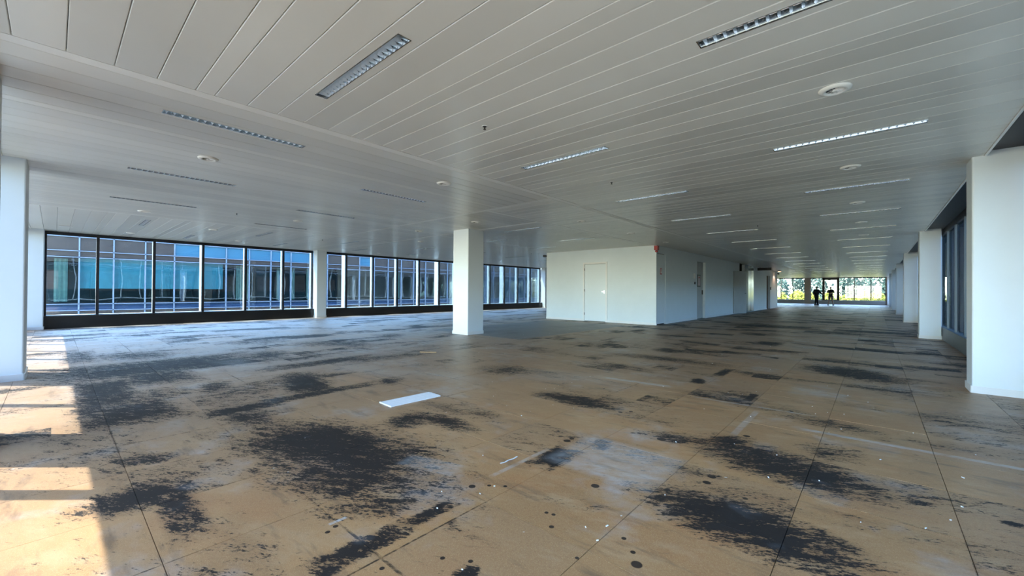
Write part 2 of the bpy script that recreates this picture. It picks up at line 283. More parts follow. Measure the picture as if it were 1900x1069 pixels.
# ------------------------------------------------------------------ mesh helpers
class MB:
    def __init__(s): s.v = []; s.f = []
    def box(s, x0, x1, y0, y1, z0, z1):
        n = len(s.v); s.v += [(x, y, z) for z in (z0, z1) for x, y in ((x0, y0), (x1, y0), (x1, y1), (x0, y1))]
        s.f += [[n + i for i in q] for q in ((3, 2, 1, 0), (4, 5, 6, 7), (0, 1, 5, 4), (1, 2, 6, 5), (2, 3, 7, 6), (3, 0, 4, 7))]
        return s
    def quad(s, *p):
        n = len(s.v); s.v += [tuple(q) for q in p]; s.f.append(list(range(n, n + len(p)))); return s
    def lathe(s, prof, seg=20, c=(0, 0, 0), cap0=True, cap1=True):
        n = len(s.v)
        for r, z in prof:
            for k in range(seg):
                a = 2 * PI * k / seg; s.v.append((c[0] + r * math.cos(a), c[1] + r * math.sin(a), c[2] + z))
        for i in range(len(prof) - 1):
            for k in range(seg):
                k2 = (k + 1) % seg; s.f.append([n + i * seg + k, n + i * seg + k2, n + (i + 1) * seg + k2, n + (i + 1) * seg + k])
        if cap0: s.f.append([n + k for k in range(seg)][::-1])
        if cap1: s.f.append([n + (len(prof) - 1) * seg + k for k in range(seg)])
        return s
    def rbox(s, x0, x1, y0, y1, z0, z1, r, seg=3):
        "upright box with rounded vertical edges"
        pts = []
        for cx, cy, a0 in ((x1 - r, y1 - r, 0), (x0 + r, y1 - r, 90), (x0 + r, y0 + r, 180), (x1 - r, y0 + r, 270)):
            for k in range(seg + 1):
                a = math.radians(a0 + 90 * k / seg); pts.append((cx + r * math.cos(a), cy + r * math.sin(a)))
        n = len(s.v); m = len(pts); s.v += [(x, y, z0) for x, y in pts] + [(x, y, z1) for x, y in pts]
        s.f += [[n + i, n + (i + 1) % m, n + m + (i + 1) % m, n + m + i] for i in range(m)]
        s.f.append([n + i for i in range(m)][::-1]); s.f.append([n + m + i for i in range(m)]); return s
    def mesh(s, name, mat, org=(0, 0, 0), smooth=False):
        me = bpy.data.meshes.new(name); me.from_pydata([(x - org[0], y - org[1], z - org[2]) for x, y, z in s.v], [], s.f)
        me.materials.append(mat)
        if smooth: me.polygons.foreach_set('use_smooth', [True] * len(me.polygons))
        me.update(); return me
    def build(s, name, mat, parent=None, org=(0, 0, 0), smooth=False, loc=None):
        o = bpy.data.objects.new(name, s.mesh(name, mat, org, smooth)); C.objects.link(o)
        if parent: o.parent = parent
        o.location = loc if loc is not None else ((0, 0, 0) if parent else org)
        return o
def tag(o, label, cat, group=None, kind=None):
    o['label'] = label; o['category'] = cat
    if group: o['group'] = group
    if kind: o['kind'] = kind
    return o
def empty(name, loc, label, cat, group=None, kind=None, rz=0):
    o = bpy.data.objects.new(name, None); C.objects.link(o); o.location = loc; o.rotation_euler.z = rz; o.empty_display_size = .1
    return tag(o, label, cat, group, kind)
def inst(name, me, parent, loc, kind=None):
    o = bpy.data.objects.new(name, me); C.objects.link(o); o.parent = parent; o.location = loc
    if kind: o['kind'] = kind
    return o
def copy_tree(o, parent=None):
    c = o.copy(); C.objects.link(c); c.parent = parent
    for ch in list(o.children): copy_tree(ch, c)
    return c
bpy.context.view_layer.update()

# ------------------------------------------------------------------ floor
XL, XR, YB, YE = -18.45, 1.45, -.86, 56.5      # glass planes
T = .665; TX0, TY0 = .33, .33
floor = MB().box(XL - .1, XR + .1, YB - .1, YE + .1, -.4, -.022).build('floor', M['concrete'])
tag(floor, 'bare chipboard raised floor smeared with old black carpet glue', 'floor', kind='structure')
def in_solid(x0, x1, y0, y1):
    return x1 > -10.83 and x0 < -5.9 and y0 > 14.45 and y1 < 38.8
def view_score(x, y):
    d = Vector((x, y, -EYE)); dep = d.dot(fw)
    if dep < .2: return -1
    px = 950 + F_PX * d.dot(r2) / dep; py = 534.5 - F_PX * d.dot(u2) / dep
    if px < -60 or px > 1960 or py > 1200: return -1
    return 1 / dep
tiles = []
ix0 = math.ceil((XL - TX0) / T) - 1; iy0 = math.ceil((YB - TY0) / T) - 1
for i in range(ix0, 4):
    for j in range(iy0, 86):
        x0 = max(TX0 + i * T, XL); x1 = min(TX0 + (i + 1) * T, XR); y0 = max(TY0 + j * T, YB); y1 = min(TY0 + (j + 1) * T, YE)
        if x1 - x0 < .01 or y1 - y0 < .01 or in_solid(x0, x1, y0, y1): continue
        full = abs(x1 - x0 - T) < 1e-4 and abs(y1 - y0 - T) < 1e-4
        tiles.append((view_score((x0 + x1) / 2, (y0 + y1) / 2) if full else -2, x0, x1, y0, y1))
tiles.sort(key=lambda a: -a[0])
g = .0016
tile_mes = {}
rest = MB(); rest_m = []
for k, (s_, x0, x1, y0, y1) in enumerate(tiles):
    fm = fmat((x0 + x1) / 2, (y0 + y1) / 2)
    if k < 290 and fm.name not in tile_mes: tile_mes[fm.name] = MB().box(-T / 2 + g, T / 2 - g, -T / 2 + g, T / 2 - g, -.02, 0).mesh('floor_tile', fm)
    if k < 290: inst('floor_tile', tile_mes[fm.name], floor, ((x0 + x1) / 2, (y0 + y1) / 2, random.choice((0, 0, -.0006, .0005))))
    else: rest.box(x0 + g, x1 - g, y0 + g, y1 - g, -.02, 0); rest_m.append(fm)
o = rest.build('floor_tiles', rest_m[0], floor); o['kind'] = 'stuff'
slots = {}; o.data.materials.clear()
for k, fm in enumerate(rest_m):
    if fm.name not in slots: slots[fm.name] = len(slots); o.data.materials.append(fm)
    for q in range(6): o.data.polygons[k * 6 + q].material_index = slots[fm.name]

# ------------------------------------------------------------------ ceiling
ceiling = MB().box(XL - .1, XR + .1, YB - .1, YE + .1, CEIL + .26, CEIL + .6).build('ceiling', M['plenum'])
tag(ceiling, 'suspended ceiling of long cream metal panels', 'ceiling', kind='structure')
W5, W1 = .2466, .135; MODW = 5 * W5 + W1
LW, LL = .092, 1.27                     # luminaire opening
ZT = .018
def rows(start, end):
    y = start; k = 0
    while y < end - .01:
        w_ = W1 if k % 6 == 5 else W5
        yield y, min(y + w_, end); y += w_; k += 1
def panel_mesh(L, W, holes, mb=None, off=(0, 0), swap=False):
    """panel running along u (0..L), width W in v; holes = u intervals, centred in v"""
    own = mb is None; mb = mb or MB(); gp, ch = .0018, .0045
    def P(u, v, z):
        return (off[0] + (v if swap else u), off[1] + (u if swap else v), CEIL + z)
    v0, v1 = gp, W - gp; prof = [(v0, ZT), (v0, ch), (v0 + ch, 0), (v1 - ch, 0), (v1, ch), (v1, ZT)]
    cuts = [0.002] + [q for h in holes for q in h] + [L - .002]
    for i in range(len(prof) - 1):
        (a, za), (b, zb) = prof[i], prof[i + 1]
        if i == 2 and holes:
            h0, h1 = W / 2 - LW / 2, W / 2 + LW / 2
            for (c, d) in ((a, h0), (h1, b)): mb.quad(P(cuts[0], c, 0), P(cuts[-1], c, 0), P(cuts[-1], d, 0), P(cuts[0], d, 0))
            for q in range(0, len(cuts), 2): mb.quad(P(cuts[q], h0, 0), P(cuts[q + 1], h0, 0), P(cuts[q + 1], h1, 0), P(cuts[q], h1, 0))
        else: mb.quad(P(cuts[0], a, za), P(cuts[-1], a, za), P(cuts[-1], b, zb), P(cuts[0], b, zb))
    for u in (cuts[0], cuts[-1]): mb.quad(*[P(u, v, z) for v, z in prof])
    return mb
LIGHTS = []      # (x, y, along)  x,y = centre
YR = lambda k: -.45 + MODW * k + 2.5 * W5
XM = lambda k: -4.43 - MODW * k - 2.5 * W5
for k in range(1, 39, 2): LIGHTS.append((-2.975, YR(k), 'x'))
for k in range(2, 40, 2): LIGHTS.append((-.26, YR(k), 'x'))
for k in (0, 2, 4): LIGHTS.append((XM(k), 1.31, 'y'))
for k in (1, 3, 5): LIGHTS.append((XM(k), 4.05, 'y'))
for k in (1, 3, 5, 7, 9, 11): LIGHTS.append((-14.0, YR(k), 'x'))
for k in (2, 4, 6, 8, 10): LIGHTS.append((-16.7, YR(k), 'x'))
for k in (8, 10): LIGHTS.append((-7.24, None, 'z'))
for k in (7, 9): LIGHTS.append((-9.7, None, 'z'))
LIGHTS = [l for l in LIGHTS if l[2] != 'z']
Y2 = 7.93
ZR = lambda k: Y2 + MODW * k + 2.5 * W5     # rows of the region behind the second cross strip
for k in (0, 2): LIGHTS.append((-7.24, ZR(k) - .0, 'x'))
for k in (1, 3): LIGHTS.append((-9.7, ZR(k), 'x'))
LIGHTS = [l for l in LIGHTS if not (l[0] in (-14.0, -16.7) and l[1] > Y2)]
for k in (1, 3, 5): LIGHTS.append((-13.5, ZR(k), 'x'))
for k in (0, 2, 4): LIGHTS.append((-16.2, ZR(k), 'x'))
for k in range(5, 34, 2): LIGHTS.append((-13.5, ZR(k + 2), 'x'))
npan = 0; far_mb = MB(); shared = {}
def zone_x(x0, x1, ys, yend, near_until):
    global npan
    for (a, b) in rows(ys, yend):
        W = b - a
        if in_solid(x0, x1, a, b) : continue
        hs = sorted([(l[0] - LL / 2 - x0, l[0] + LL / 2 - x0) for l in LIGHTS if l[2] == 'x' and a < l[1] < b and x0 < l[0] < x1])
        if b <= near_until:
            if hs:
                me = panel_mesh(x1 - x0, W, hs).mesh('ceiling_panel', M['ceil'], (0, 0, 0))
            else:
                key = (round(x1 - x0, 3), round(W, 3), 'x')
                if key not in shared: shared[key] = panel_mesh(x1 - x0, W, []).mesh('ceiling_panel', M['ceil'])
                me = shared[key]
            inst('ceiling_panel', me, ceiling, (x0, a, 0)); npan += 1
        else: panel_mesh(x1 - x0, W, hs, far_mb, (x0, a))
def zone_y(y0, y1, xs, xend, indiv=True):
    global npan
    for (a, b) in rows(0, xs - xend):
        W = b - a; xa = xs - b
        hs = sorted([(l[1] - LL / 2 - y0, l[1] + LL / 2 - y0) for l in LIGHTS if l[2] == 'y' and xa < l[0] < xa + W and y0 < l[1] < y1])
        if indiv:
            if hs: me = panel_mesh(y1 - y0, W, hs, swap=True).mesh('ceiling_panel', M['ceil'])
            else:
                key = (round(y1 - y0, 3), round(W, 3), 'y')
                if key not in shared: shared[key] = panel_mesh(y1 - y0, W, [], swap=True).mesh('ceiling_panel', M['ceil'])
                me = shared[key]
            inst('ceiling_panel', me, ceiling, (xa, y0, 0)); npan += 1
        else: panel_mesh(y1 - y0, W, hs, far_mb, (xa, y0), True)
XE, YS = .985, -.45
B3 = -4.43 - 6 * MODW        # -12.64
zone_x(-4.30, XE, YS, YE, 17.0)
zone_y(YS, 5.97, -4.43, B3)
zone_x(XL, B3 - .11, YS, Y2 - .11, 9)
zone_y(6.08, 7.80, -6.17, B3)
zone_x(-6.06, -4.43, 6.08, 14.45, 9)
zone_x(-10.0, -6.17, Y2, 14.45, 3)
zone_x(XL, -10.11, Y2, 14.45, 3)
zone_x(-5.9, -4.43, 14.45, 38.8, 3)
zone_x(XL, -10.83, 14.45, 38.8, 3)
zone_x(XL, -4.43, 38.8, YE, 3)
o = far_mb.build('ceiling_panels', M['ceil'], ceiling); o['kind'] = 'stuff'
def strip(x0, x1, y0, y1): MB().box(x0, x1, y0, y1, CEIL - .001, CEIL + .02).build('ceiling_strip', M['trim'], ceiling)
strip(-4.425, -4.305, YS, YE - .1); strip(B3 - .105, B3 - .005, YS, 7.8); strip(B3, -4.43, 5.975, 6.075)
strip(-6.165, -6.065, 6.08, 14.44); strip(XL, -6.17, Y2 - .105, Y2 - .005); strip(-10.105, -10.005, Y2, 14.44)
for q in range(6): strip(-4.30, -4.30, 0, 0) if False else None
# edge trims and dark recess soffits along the right and near glass walls
MB().box(XE, XE + .022, YS, YE - .1, CEIL - .012, CEIL + .05).build('edge_trim', M['trim'], ceiling)
MB().box(XL, XE, YS - .022, YS, CEIL - .012, CEIL + .05).build('edge_trim', M['trim'], ceiling)
MB().box(XE + .022, XR, YS, YE, CEIL + .05, CEIL + .08).build('recess_soffit', M['soffit'], ceiling)
MB().box(XL, XR, YB, YS - .022, CEIL + .05, CEIL + .08).build('recess_soffit', M['soffit'], ceiling)

# ------------------------------------------------------------------ columns
def column(name, x0, x1, y0, y1, label, top=CEIL, skirt=True, group=None):
    cx, cy = (x0 + x1) / 2, (y0 + y1) / 2
    o = MB().rbox(x0, x1, y0, y1, 0, top, .02).build(name, M['column'], None, (cx, cy, 0), False)
    tag(o, label, 'column', group)
    if skirt: MB().rbox(x0 - .014, x1 + .014, y0 - .014, y1 + .014, 0, .085, .02).build('skirting', M['skirt'], o, (cx, cy, 0))
    return o
column('column', -8.88, -8.25, 7.47, 8.06, 'square free-standing white column in the middle of the floor', CEIL + .02)
column('column', -9.05, -8.30, -.69, -.248, 'white column cut by the left edge of the picture', CEIL + .05)
names = ['broad white column nearest the camera at the right edge', 'second white column from the camera on the right side', 'third white column from the camera on the right side',
         'fourth white column from the camera on the right side', 'fifth white column from the camera on the right side', 'sixth white column from the camera on the right side', 'farthest white column on the right, by the end windows']
for k in range(7):
    y = 7.50 + 8.1 * k
    column('column', .885, 1.31, y, y + .41, names[k], CEIL + .05)
for k, nm in enumerate(['white column in the left corner, beside the first window', 'sunlit white column between the two left window runs', 'white column at the far end of the left windows, half behind the core', 'left wall column beside the core block', 'left wall column behind the core block', 'left wall column near the end of the core', 'left wall column past the core', 'left wall column near the end wall']):
    y = -.60 + 8.1 * k
    column('column', -18.27, -17.87, y, y + .41, nm, CEIL + (0.05 if k == 0 else 0))
column('column', -5.42, -4.87, -.69, -.3, 'white column at the near glass wall, out of frame left', CEIL + .05)

# ------------------------------------------------------------------ window walls
ZS, ZH = .37, 2.80
def window_run(name, axis, plane, out, t0, t1, mull, label, frame, glassm, sillm, fins=None, zs=ZS, deep=.18, finmat=None, headm=None, sill_in=.16):
    """axis: 'y' = wall lies in a plane x=plane and runs along y. out = +-1 outward direction."""
    org = (plane, t0, 0) if axis == 'y' else (t0, plane, 0)
    root = empty(name, org, label, 'window', kind='structure')
    def B(mb, a, b, d0, d1, z0, z1):
        lo, hi = sorted((plane + out * d0, plane + out * d1))
        if axis == 'y': mb.box(lo, hi, a, b, z0, z1)
        else: mb.box(a, b, lo, hi, z0, z1)
        return mb
    B(MB(), t0, t1, 0, .14, ZH, CEIL + .04).build('head_frame', frame, root, org)
    B(MB(), t0, t1, -sill_in + .002, .05, 0.0, zs).build('sill_panel', sillm, root, org)
    B(MB(), t0, t1, .05, .34, zs - .05, zs + .015).build('outer_sill', finmat or M['fin'], root, org)
    edges = [t0] + [m for m in mull if t0 + .1 < m < t1 - .1] + [t1]
    mw = .035
    for k, m in enumerate(edges):
        w0, w1 = (m, m + .045) if k == 0 else ((m - .045, m) if k == len(edges) - 1 else (m - mw, m + mw))
        B(MB(), w0, w1, 0, .10, zs, ZH).build('mullion', frame, root, org)
        if fins is not None:
            dd = .34 if any(abs(m - f) < .05 for f in fins) else .16
            B(MB(), w0 + .008, w1 - .008, .10, .10 + dd, zs + .015, CEIL).build('outer_fin', M['fin'], root, org)
    for a, b in zip(edges[:-1], edges[1:]):
        B(MB(), a + .04, b - .04, .066, .078, zs, ZH).build('pane', glassm, root, org)
    return root
mulL = [.917 + 1.35 * k for k in range(-1, 42)]
deepL = [3.617 + 5.4 * k for k in range(9)]
ends = [(-.19, 7.50)] + [(-.19 + 8.1 * k, 7.5 + 8.1 * k) for k in range(1, 6)] + [(48.41, YE)]
ordn = ['nearest', 'second', 'third', 'fourth', 'fifth', 'sixth', 'last']
for k, (a, b) in enumerate(ends):
    window_run('window_%d' % (k + 1), 'y', -18.30, -1, a, b, mulL, 'black framed window run on the left wall, %s from the camera' % ordn[k], M['black'], M['bluegl'], M['sillblack'], deepL)
mulR = [7.02 + 1.35 * k for k in range(-6, 40)]
org8 = (1.40, -.8, 0)
root = empty('window_8', org8, 'glazed wall behind the right columns with deep navy outer fins', 'window', kind='structure')
MB().box(1.32, 1.46, -.8, YE, 0, .33).build('sill_panel', M['darksill'], root, org8)
MB().box(1.36, 1.46, -.8, YE, 2.80, CEIL + .06).build('head_frame', M['black'], root, org8)
for kk, m in enumerate([x for x in mulR if x > -.6 and x < YE - 1.3]):
    MB().box(1.36, 1.40, m - .02, m + .02, .33, 2.82).build('mullion', M['darksill'], root, org8)
    MB().box(1.401, 1.41, m + .02, m + 1.33, .33, 2.82).build('pane', M['rglass'], root, org8)
    MB().box(1.43, 1.78, m - .03, m + .03, -.3, 3.1).build('outer_fin', M['navy'] if kk % 3 else M['teal'], root, org8)
mulB = [-7.1 + 1.35 * k for k in range(-9, 8)]
window_run('window_9', 'x', -.70, -1, XL + .1, 1.36, mulB, 'full length glazing of the near wall beside the camera', M['black'], M['glass'], M['sillblack'], None, zs=.12, sill_in=0)
# end wall
mulE = [-16.5, -15.1, -13.7, -12.3, -10.9, -9.5, -8.22, -7.08]
window_run('window_10', 'x', 56.42, 1, XL + .1, -5.96, mulE, 'end wall window run left of the pier', M['black'], M['glass'], M['greysill'], None, zs=.42, finmat=M['black'])
window_run('window_11', 'x', 56.42, 1, -5.42, .80, [-4.27, -3.01, -1.67, -.34], 'end wall window run right of the pier', M['black'], M['glass'], M['greysill'], None, zs=.42, finmat=M['black'])
r11 = bpy.data.objects['window_11']
for a in (-4.27, -3.01): MB().box(a - .11, a + .11, 56.36, 56.5, .36, 2.84).build('casement_stile', M['black'], r11, (-5.42, 56.42, 0))
MB().box(-4.27, -3.01, 56.36, 56.5, 2.62, 2.84).build('casement_rail', M['black'], r11, (-5.42, 56.42, 0))
MB().box(-4.27, -3.01, 56.36, 56.5, .36, .50).build('casement_rail', M['black'], r11, (-5.42, 56.42, 0))
o = MB().box(-5.95, -5.43, 56.28, 56.6, 0, CEIL).build('wall_end', M['pier']); tag(o, 'warm grey pier between the end wall windows', 'pier', kind='structure')
o = MB().box(.80, 1.5, 56.30, 56.6, 0, CEIL).build('wall_end_right', M['pier']); tag(o, 'short end wall beside the last right column', 'wall', kind='structure')
# corner closers
o = MB().box(-18.72, -18.31, -1.05, -.2, 0, CEIL + .3).build('wall_corner', M['darkmetal']); tag(o, 'dark facade corner left of the first window', 'wall', kind='structure')
# outside skin of this building: storeys above and below
skin = empty('wall_left', (-18.45, 0, 0), 'outer brown and glass facade of this building above and below the left windows', 'facade', kind='structure')
so = (-18.45, 0, 0)
MB().box(-18.46, -18.40, -3, 57, CEIL + .06, 4.05).build('spandrel', M['brick'], skin, so)
MB().box(-18.45, -18.42, -3, 57, 4.05, 6.6).build('upper_glazing', M['teal'], skin, so)
MB().box(-18.46, -18.40, -3, 57, 6.6, 7.9).build('parapet', M['brick'], skin, so)
MB().box(-18.62, -18.46, -3, 57, -1.0, -.02).build('spandrel', M['brick'], skin, so)
MB().box(-18.58, -18.5, -3, 57, -3.3, -1.0).build('lower_glazing', M['teal'], skin, so)
for k in range(-1, 41):
    MB().box(-18.56, -18.46, .88 + 1.35 * k, .95 + 1.35 * k, CEIL + .06, 7.9).build('outer_fin', M['white_mull'], skin, so)
for z in (CEIL + .1, 3.55, 4.05, 6.6): MB().box(-18.50, -18.46, -1, 57, z, z + .06).build('outer_rail', M['white_mull'], skin, so)

# ------------------------------------------------------------------ core block
cx0, cx1, cy0, cy1 = -10.83, -5.90, 14.45, 38.80
core = empty('wall_core', (cx0, cy0, 0), 'white painted core block with doors', 'wall', kind='structure'); co = (cx0, cy0, 0)
D1X0, D1X1, D1Z = -8.91, -7.91, 2.33
m = MB(); m.box(cx0, D1X0, cy0, cy0 + .15, 0, CEIL); m.box(D1X1, cx1 - .15, cy0, cy0 + .15, 0, CEIL); m.box(D1X0, D1X1, cy0, cy0 + .15, D1Z, CEIL)
m.box(cx0, cx0 + .15, cy0 + .15, cy1, 0, CEIL); m.box(cx0 + .15, cx1 - .15, cy1 - .15, cy1, 0, CEIL)
m.build('wall_face', M['paint'], core, co)
# right side wall with openings: (y0, y1, top)
ops = [(14.53, 15.31, 2.62), (18.95, 20.12, 2.57), (26.5, 27.75, CEIL), (34.45, 35.75, 2.45)]
m = MB(); y = cy0
for a, b, z in ops:
    m.box(cx1 - .15, cx1, y, a, 0, CEIL)
    if z < CEIL: m.box(cx1 - .15, cx1, a, b, z, CEIL)
    y = b
m.box(cx1 - .15, cx1, y, cy1, 0, CEIL); m.build('wall_face', M['paint'], core, co)
for x0, x1, y0, y1 in ((cx0, D1X0 - .05, cy0 - .014, cy0), (D1X1 + .05, cx1 + .014, cy0 - .014, cy0), (cx1, cx1 + .014, 15.31, 18.95), (cx1, cx1 + .014, 20.12, 25.0), (cx1, cx1 + .014, 30.15, 34.45), (cx1, cx1 + .014, 35.75, cy1)):
    MB().box(x0, x1, y0, y1, 0, .085).build('skirting', M['skirt'], core, co)
# dark cavity behind the openings
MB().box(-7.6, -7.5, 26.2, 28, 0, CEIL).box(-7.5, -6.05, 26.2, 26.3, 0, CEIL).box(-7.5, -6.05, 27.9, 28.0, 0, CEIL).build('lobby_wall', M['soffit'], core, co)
# door in the front face
d = empty('door_1', (D1X0, cy0, 0), 'flush white door in the front face of the core', 'door', kind='structure'); do = (D1X0, cy0, 0)
m = MB(); m.box(D1X0 - .05, D1X0 + .02, cy0 - .02, cy0 + .02, 0, D1Z + .05); m.box(D1X1 - .02, D1X1 + .05, cy0 - .02, cy0 + .02, 0, D1Z + .05); m.box(D1X0 + .02, D1X1 - .02, cy0 - .02, cy0 + .02, D1Z - .02, D1Z + .05)
m.build('door_frame', M['skirt'], d, do)
lf = MB().box(D1X0 + .032, D1X1 - .028, cy0 - .006, cy0 + .035, .02, D1Z - .03).build('door_leaf', M['door'], d, do)
MB().box(D1X0 + .02, D1X1 - .02, cy0 + .04, cy0 + .05, 0, D1Z - .02).build('door_stop', M['darkmetal'], d, do)
for z in (.25, 1.2, 2.05): MB().box(D1X0 + .018, D1X0 + .036, cy0 - .026, cy0 - .012, z, z + .1).build('hinge', M['darkmetal'], d, do)
h = MB(); h.box(D1X1 - .09, D1X1 - .065, cy0 - .02, cy0 - .006, 1.12, 1.25); h.box(D1X1 - .16, D1X1 - .07, cy0 - .06, cy0 - .045, 1.19, 1.21); h.box(D1X1 - .09, D1X1 - .07, cy0 - .05, cy0 - .01, 1.19, 1.215)
h.build('door_handle', M['steel'], d, do)
# flush service door beside the corner
d = empty('door_2', (cx1, 14.53, 0), 'tall flush white service door beside the core corner', 'door', kind='structure'); do = (cx1, 14.53, 0)
MB().box(cx1 - .05, cx1 - .008, 14.555, 15.285, .04, 2.595).build('door_leaf', M['steelwhite'] if 'steelwhite' in M else M['door'], d, do)
MB().box(cx1 - .10, cx1 - .055, 14.53, 15.31, 0, 2.62).build('door_back', M['soffit'], d, do)
s = tag(MB().box(cx1 - .003, cx1 + .004, 14.80, 14.95, 1.84, 2.08).build('fire_sign', M['red'], None, (cx1, 14.87, 1.96)), 'small red fire hose sign on the flush service door', 'sign')
MB().box(cx1 + .0045, cx1 + .006, 14.83, 14.92, 1.90, 2.03).build('pictogram', M['whiteplastic'], s, (cx1, 14.87, 1.96))
m = MB(); m.lathe([(.028, 0), (.028, .004)], 14, (0, 0, 0)); o = m.build('reel_symbol', M['red'], s, (0, 0, 0)); o.rotation_euler.y = PI / 2; o.location = (.0061, 0, .02)
MB().box(cx1 + .006, cx1 + .009, 14.868, 14.878, 1.91, 1.955).build('hose_symbol', M['red'], s, (cx1, 14.87, 1.96))
# recessed doorway with notice
d = empty('door_3', (cx1, 18.95, 0), 'recessed grey door halfway along the core side', 'door', kind='structure'); do = (cx1, 18.95, 0)
MB().box(cx1 - .15, cx1 - .11, 18.962, 20.108, 0.01, 2.56).build('door_leaf', M['greydoor'], d, do)
MB().box(cx1 - .109, cx1 - .07, 19.97, 20.02, 1.1, 1.3).build('door_handle', M['darkmetal'], d, do)
nb = tag(MB().box(cx1 - .109, cx1 - .085, 19.30, 19.72, 1.44, 2.0).build('notice_frame', M['darkmetal'], None, (cx1 - .1, 19.5, 1.72)), 'black framed notice hung in the recessed doorway', 'notice')
MB().box(cx1 - .085, cx1 - .081, 19.35, 19.67, 1.50, 1.94).build('notice_sheet', M['paper'], nb, (cx1 - .1, 19.5, 1.72))
MB().box(cx1 - .0805, cx1 - .0795, 19.39, 19.63, 1.84, 1.90).build('notice_header', M['red'], nb, (cx1 - .1, 19.5, 1.72))
tag(MB().box(cx1 - .002, cx1 + .03, 18.50, 18.66, 1.80, 2.02).build('thermostat', M['whiteplastic'], None, (cx1, 18.58, 1.9)), 'white wall control box above the round call point', 'thermostat')
o = MB().lathe([(.055, 0), (.055, .035), (.03, .05)], 16).build('call_point', M['darkmetal']); o.rotation_euler.y = PI / 2; o.location = (cx1 - .003, 18.62, 1.60)
tag(o, 'round dark call point on the core side wall', 'button')
MB().lathe([(.02, .05), (.02, .056)], 10).build('button', M['whiteplastic'], o)
# open door leaf
d = empty('door_4', (cx1 + .02, 25.1, 0), 'grey door leaf standing open against the core side', 'door', kind='structure', rz=math.atan2(26.2 - 25.1, .38)); 
MB().box(0, 1.16, -.025, .025, .03, 2.40).build('door_leaf', M['greydoor'], d)
MB().box(1.03, 1.06, -.07, -.025, 1.14, 1.17).box(.95, 1.06, -.08, -.065, 1.14, 1.17).build('door_handle', M['darkmetal'], d)
o = MB().box(cx1 - .1, cx1 + .012, 27.76, 28.62, 0, CEIL).build('trim_1', M['darksill']); tag(o, 'dark blue grey jamb panel beside the lobby opening', 'jamb', kind='structure')
o = MB().box(cx1 + .001, cx1 + .012, 28.64, 30.13, .02, CEIL - .02).build('steel_panel', M['steel'], None, (cx1, 29.4, 0)); tag(o, 'shiny steel lift panel on the core side wall', 'panel')
MB().box(cx1 + .0121, cx1 + .018, 29.37, 29.39, .02, CEIL - .02).build('seam', M['darkmetal'], o, (cx1, 29.4, 0))
o = MB().box(-5.84, -5.05, 31.0, 31.08, 2.66, 2.84).build('hanging_sign', M['darkmetal'], None, (-5.45, 31.04, 2.84)); tag(o, 'black hanging sign box under the ceiling beside the core', 'sign')
for hx in (-5.69, -5.21): MB().box(hx - .01, hx + .01, 31.03, 31.05, 2.84, CEIL).build('hanger', M['darkmetal'], o, (-5.45, 31.04, 2.84))
MB().box(-5.80, -5.09, 30.995, 31.0, 2.68, 2.82).build('sign_face', M['soffit'], o, (-5.45, 31.04, 2.84))
d = empty('door_5', (cx1, 34.45, 0), 'brown recessed door near the far end of the core', 'door', kind='structure'); do = (cx1, 34.45, 0)
MB().box(cx1 - .30, cx1 - .26, 34.46, 35.74, .01, 2.44).build('door_leaf', M['bronze'], d, do)
MB().box(cx1 - .26, cx1 - .16, 34.43, 34.45, 0, 2.45).box(cx1 - .26, cx1 - .151, 35.75, 35.77, 0, 2.45).box(cx1 - .26, cx1 - .151, 34.45, 35.75, 2.45, 2.47).build('door_reveal', M['bronze'], d, do)
o = MB().box(cx1 - .002, cx1 + .04, 35.86, 36.0, 1.42, 1.62).build('door_switch', M['darkmetal'], None, (cx1, 35.93, 1.5)); tag(o, 'dark switch right of the brown recessed door', 'switch')
MB().box(cx1 + .04, cx1 + .05, 35.89, 35.97, 1.47, 1.57).build('rocker', M['whiteplastic'], o, (cx1, 35.93, 1.5))
# alarm beacon on the corner
o = MB().box(-5.92, -5.80, 14.28, 14.44, 2.70, 2.86).build('alarm_beacon', M['red'], None, (-5.86, 14.36, 2.78)); tag(o, 'red alarm beacon at the top of the core corner', 'alarm')
MB().lathe([(.05, 0), (.05, .05), (.03, .07)], 14, (-5.86, 14.36, 2.63)).build('lens', M['red'], o, (-5.86, 14.36, 2.78))
o = MB().lathe([(.05, .0), (.075, .03), (.075, .08), (.05, .10)], 14, (-10.90, 14.38, 2.70)).build('motion_detector', M['darkmetal'], None, (-10.9, 14.38, 2.75)); tag(o, 'dark motion detector on the left edge of the core', 'detector')
MB().box(-10.92, -10.82, 14.42, 14.45, 2.72, 2.78).build('bracket', M['darkmetal'], o, (-10.9, 14.38, 2.75))
# warm lamp at the far corner
lp = MB().lathe([(.13, .0), (.13, .05), (.10, .06)], 18, (-5.55, 37.3, CEIL - .06)).build('downlight', M['darkmetal'], None, (-5.55, 37.3, CEIL)); tag(lp, 'glowing warm downlight by the far core corner', 'lamp')
em = NT('warm_lamp'); e_ = em.n('ShaderNodeEmission'); e_.inputs[0].default_value = (1, .62, .38, 1); e_.inputs[1].default_value = 6; em.l(e_.outputs[0], em.out.inputs[0])
MB().lathe([(.09, -.004), (.09, 0)], 18, (-5.55, 37.3, CEIL - .062)).build('lamp_lens', em.m, lp, (-5.55, 37.3, CEIL))
pl = bpy.data.lights.new('downlight_glow', 'SPOT'); pl.energy = 14; pl.color = (1, .6, .4); pl.spot_size = 1.9; pl.shadow_soft_size = .06
po = bpy.data.objects.new('downlight_glow', pl); C.objects.link(po); po.location = (-5.55, 37.3, CEIL - .1)
o = MB().lathe([(.03, .10), (.07, .08), (.075, .04), (.05, 0)], 16, (-5.82, 38.72, 2.66)).build('dome_camera', M['darkmetal'], None, (-5.82, 38.72, 2.7)); tag(o, 'dark dome camera at the far core corner', 'camera')
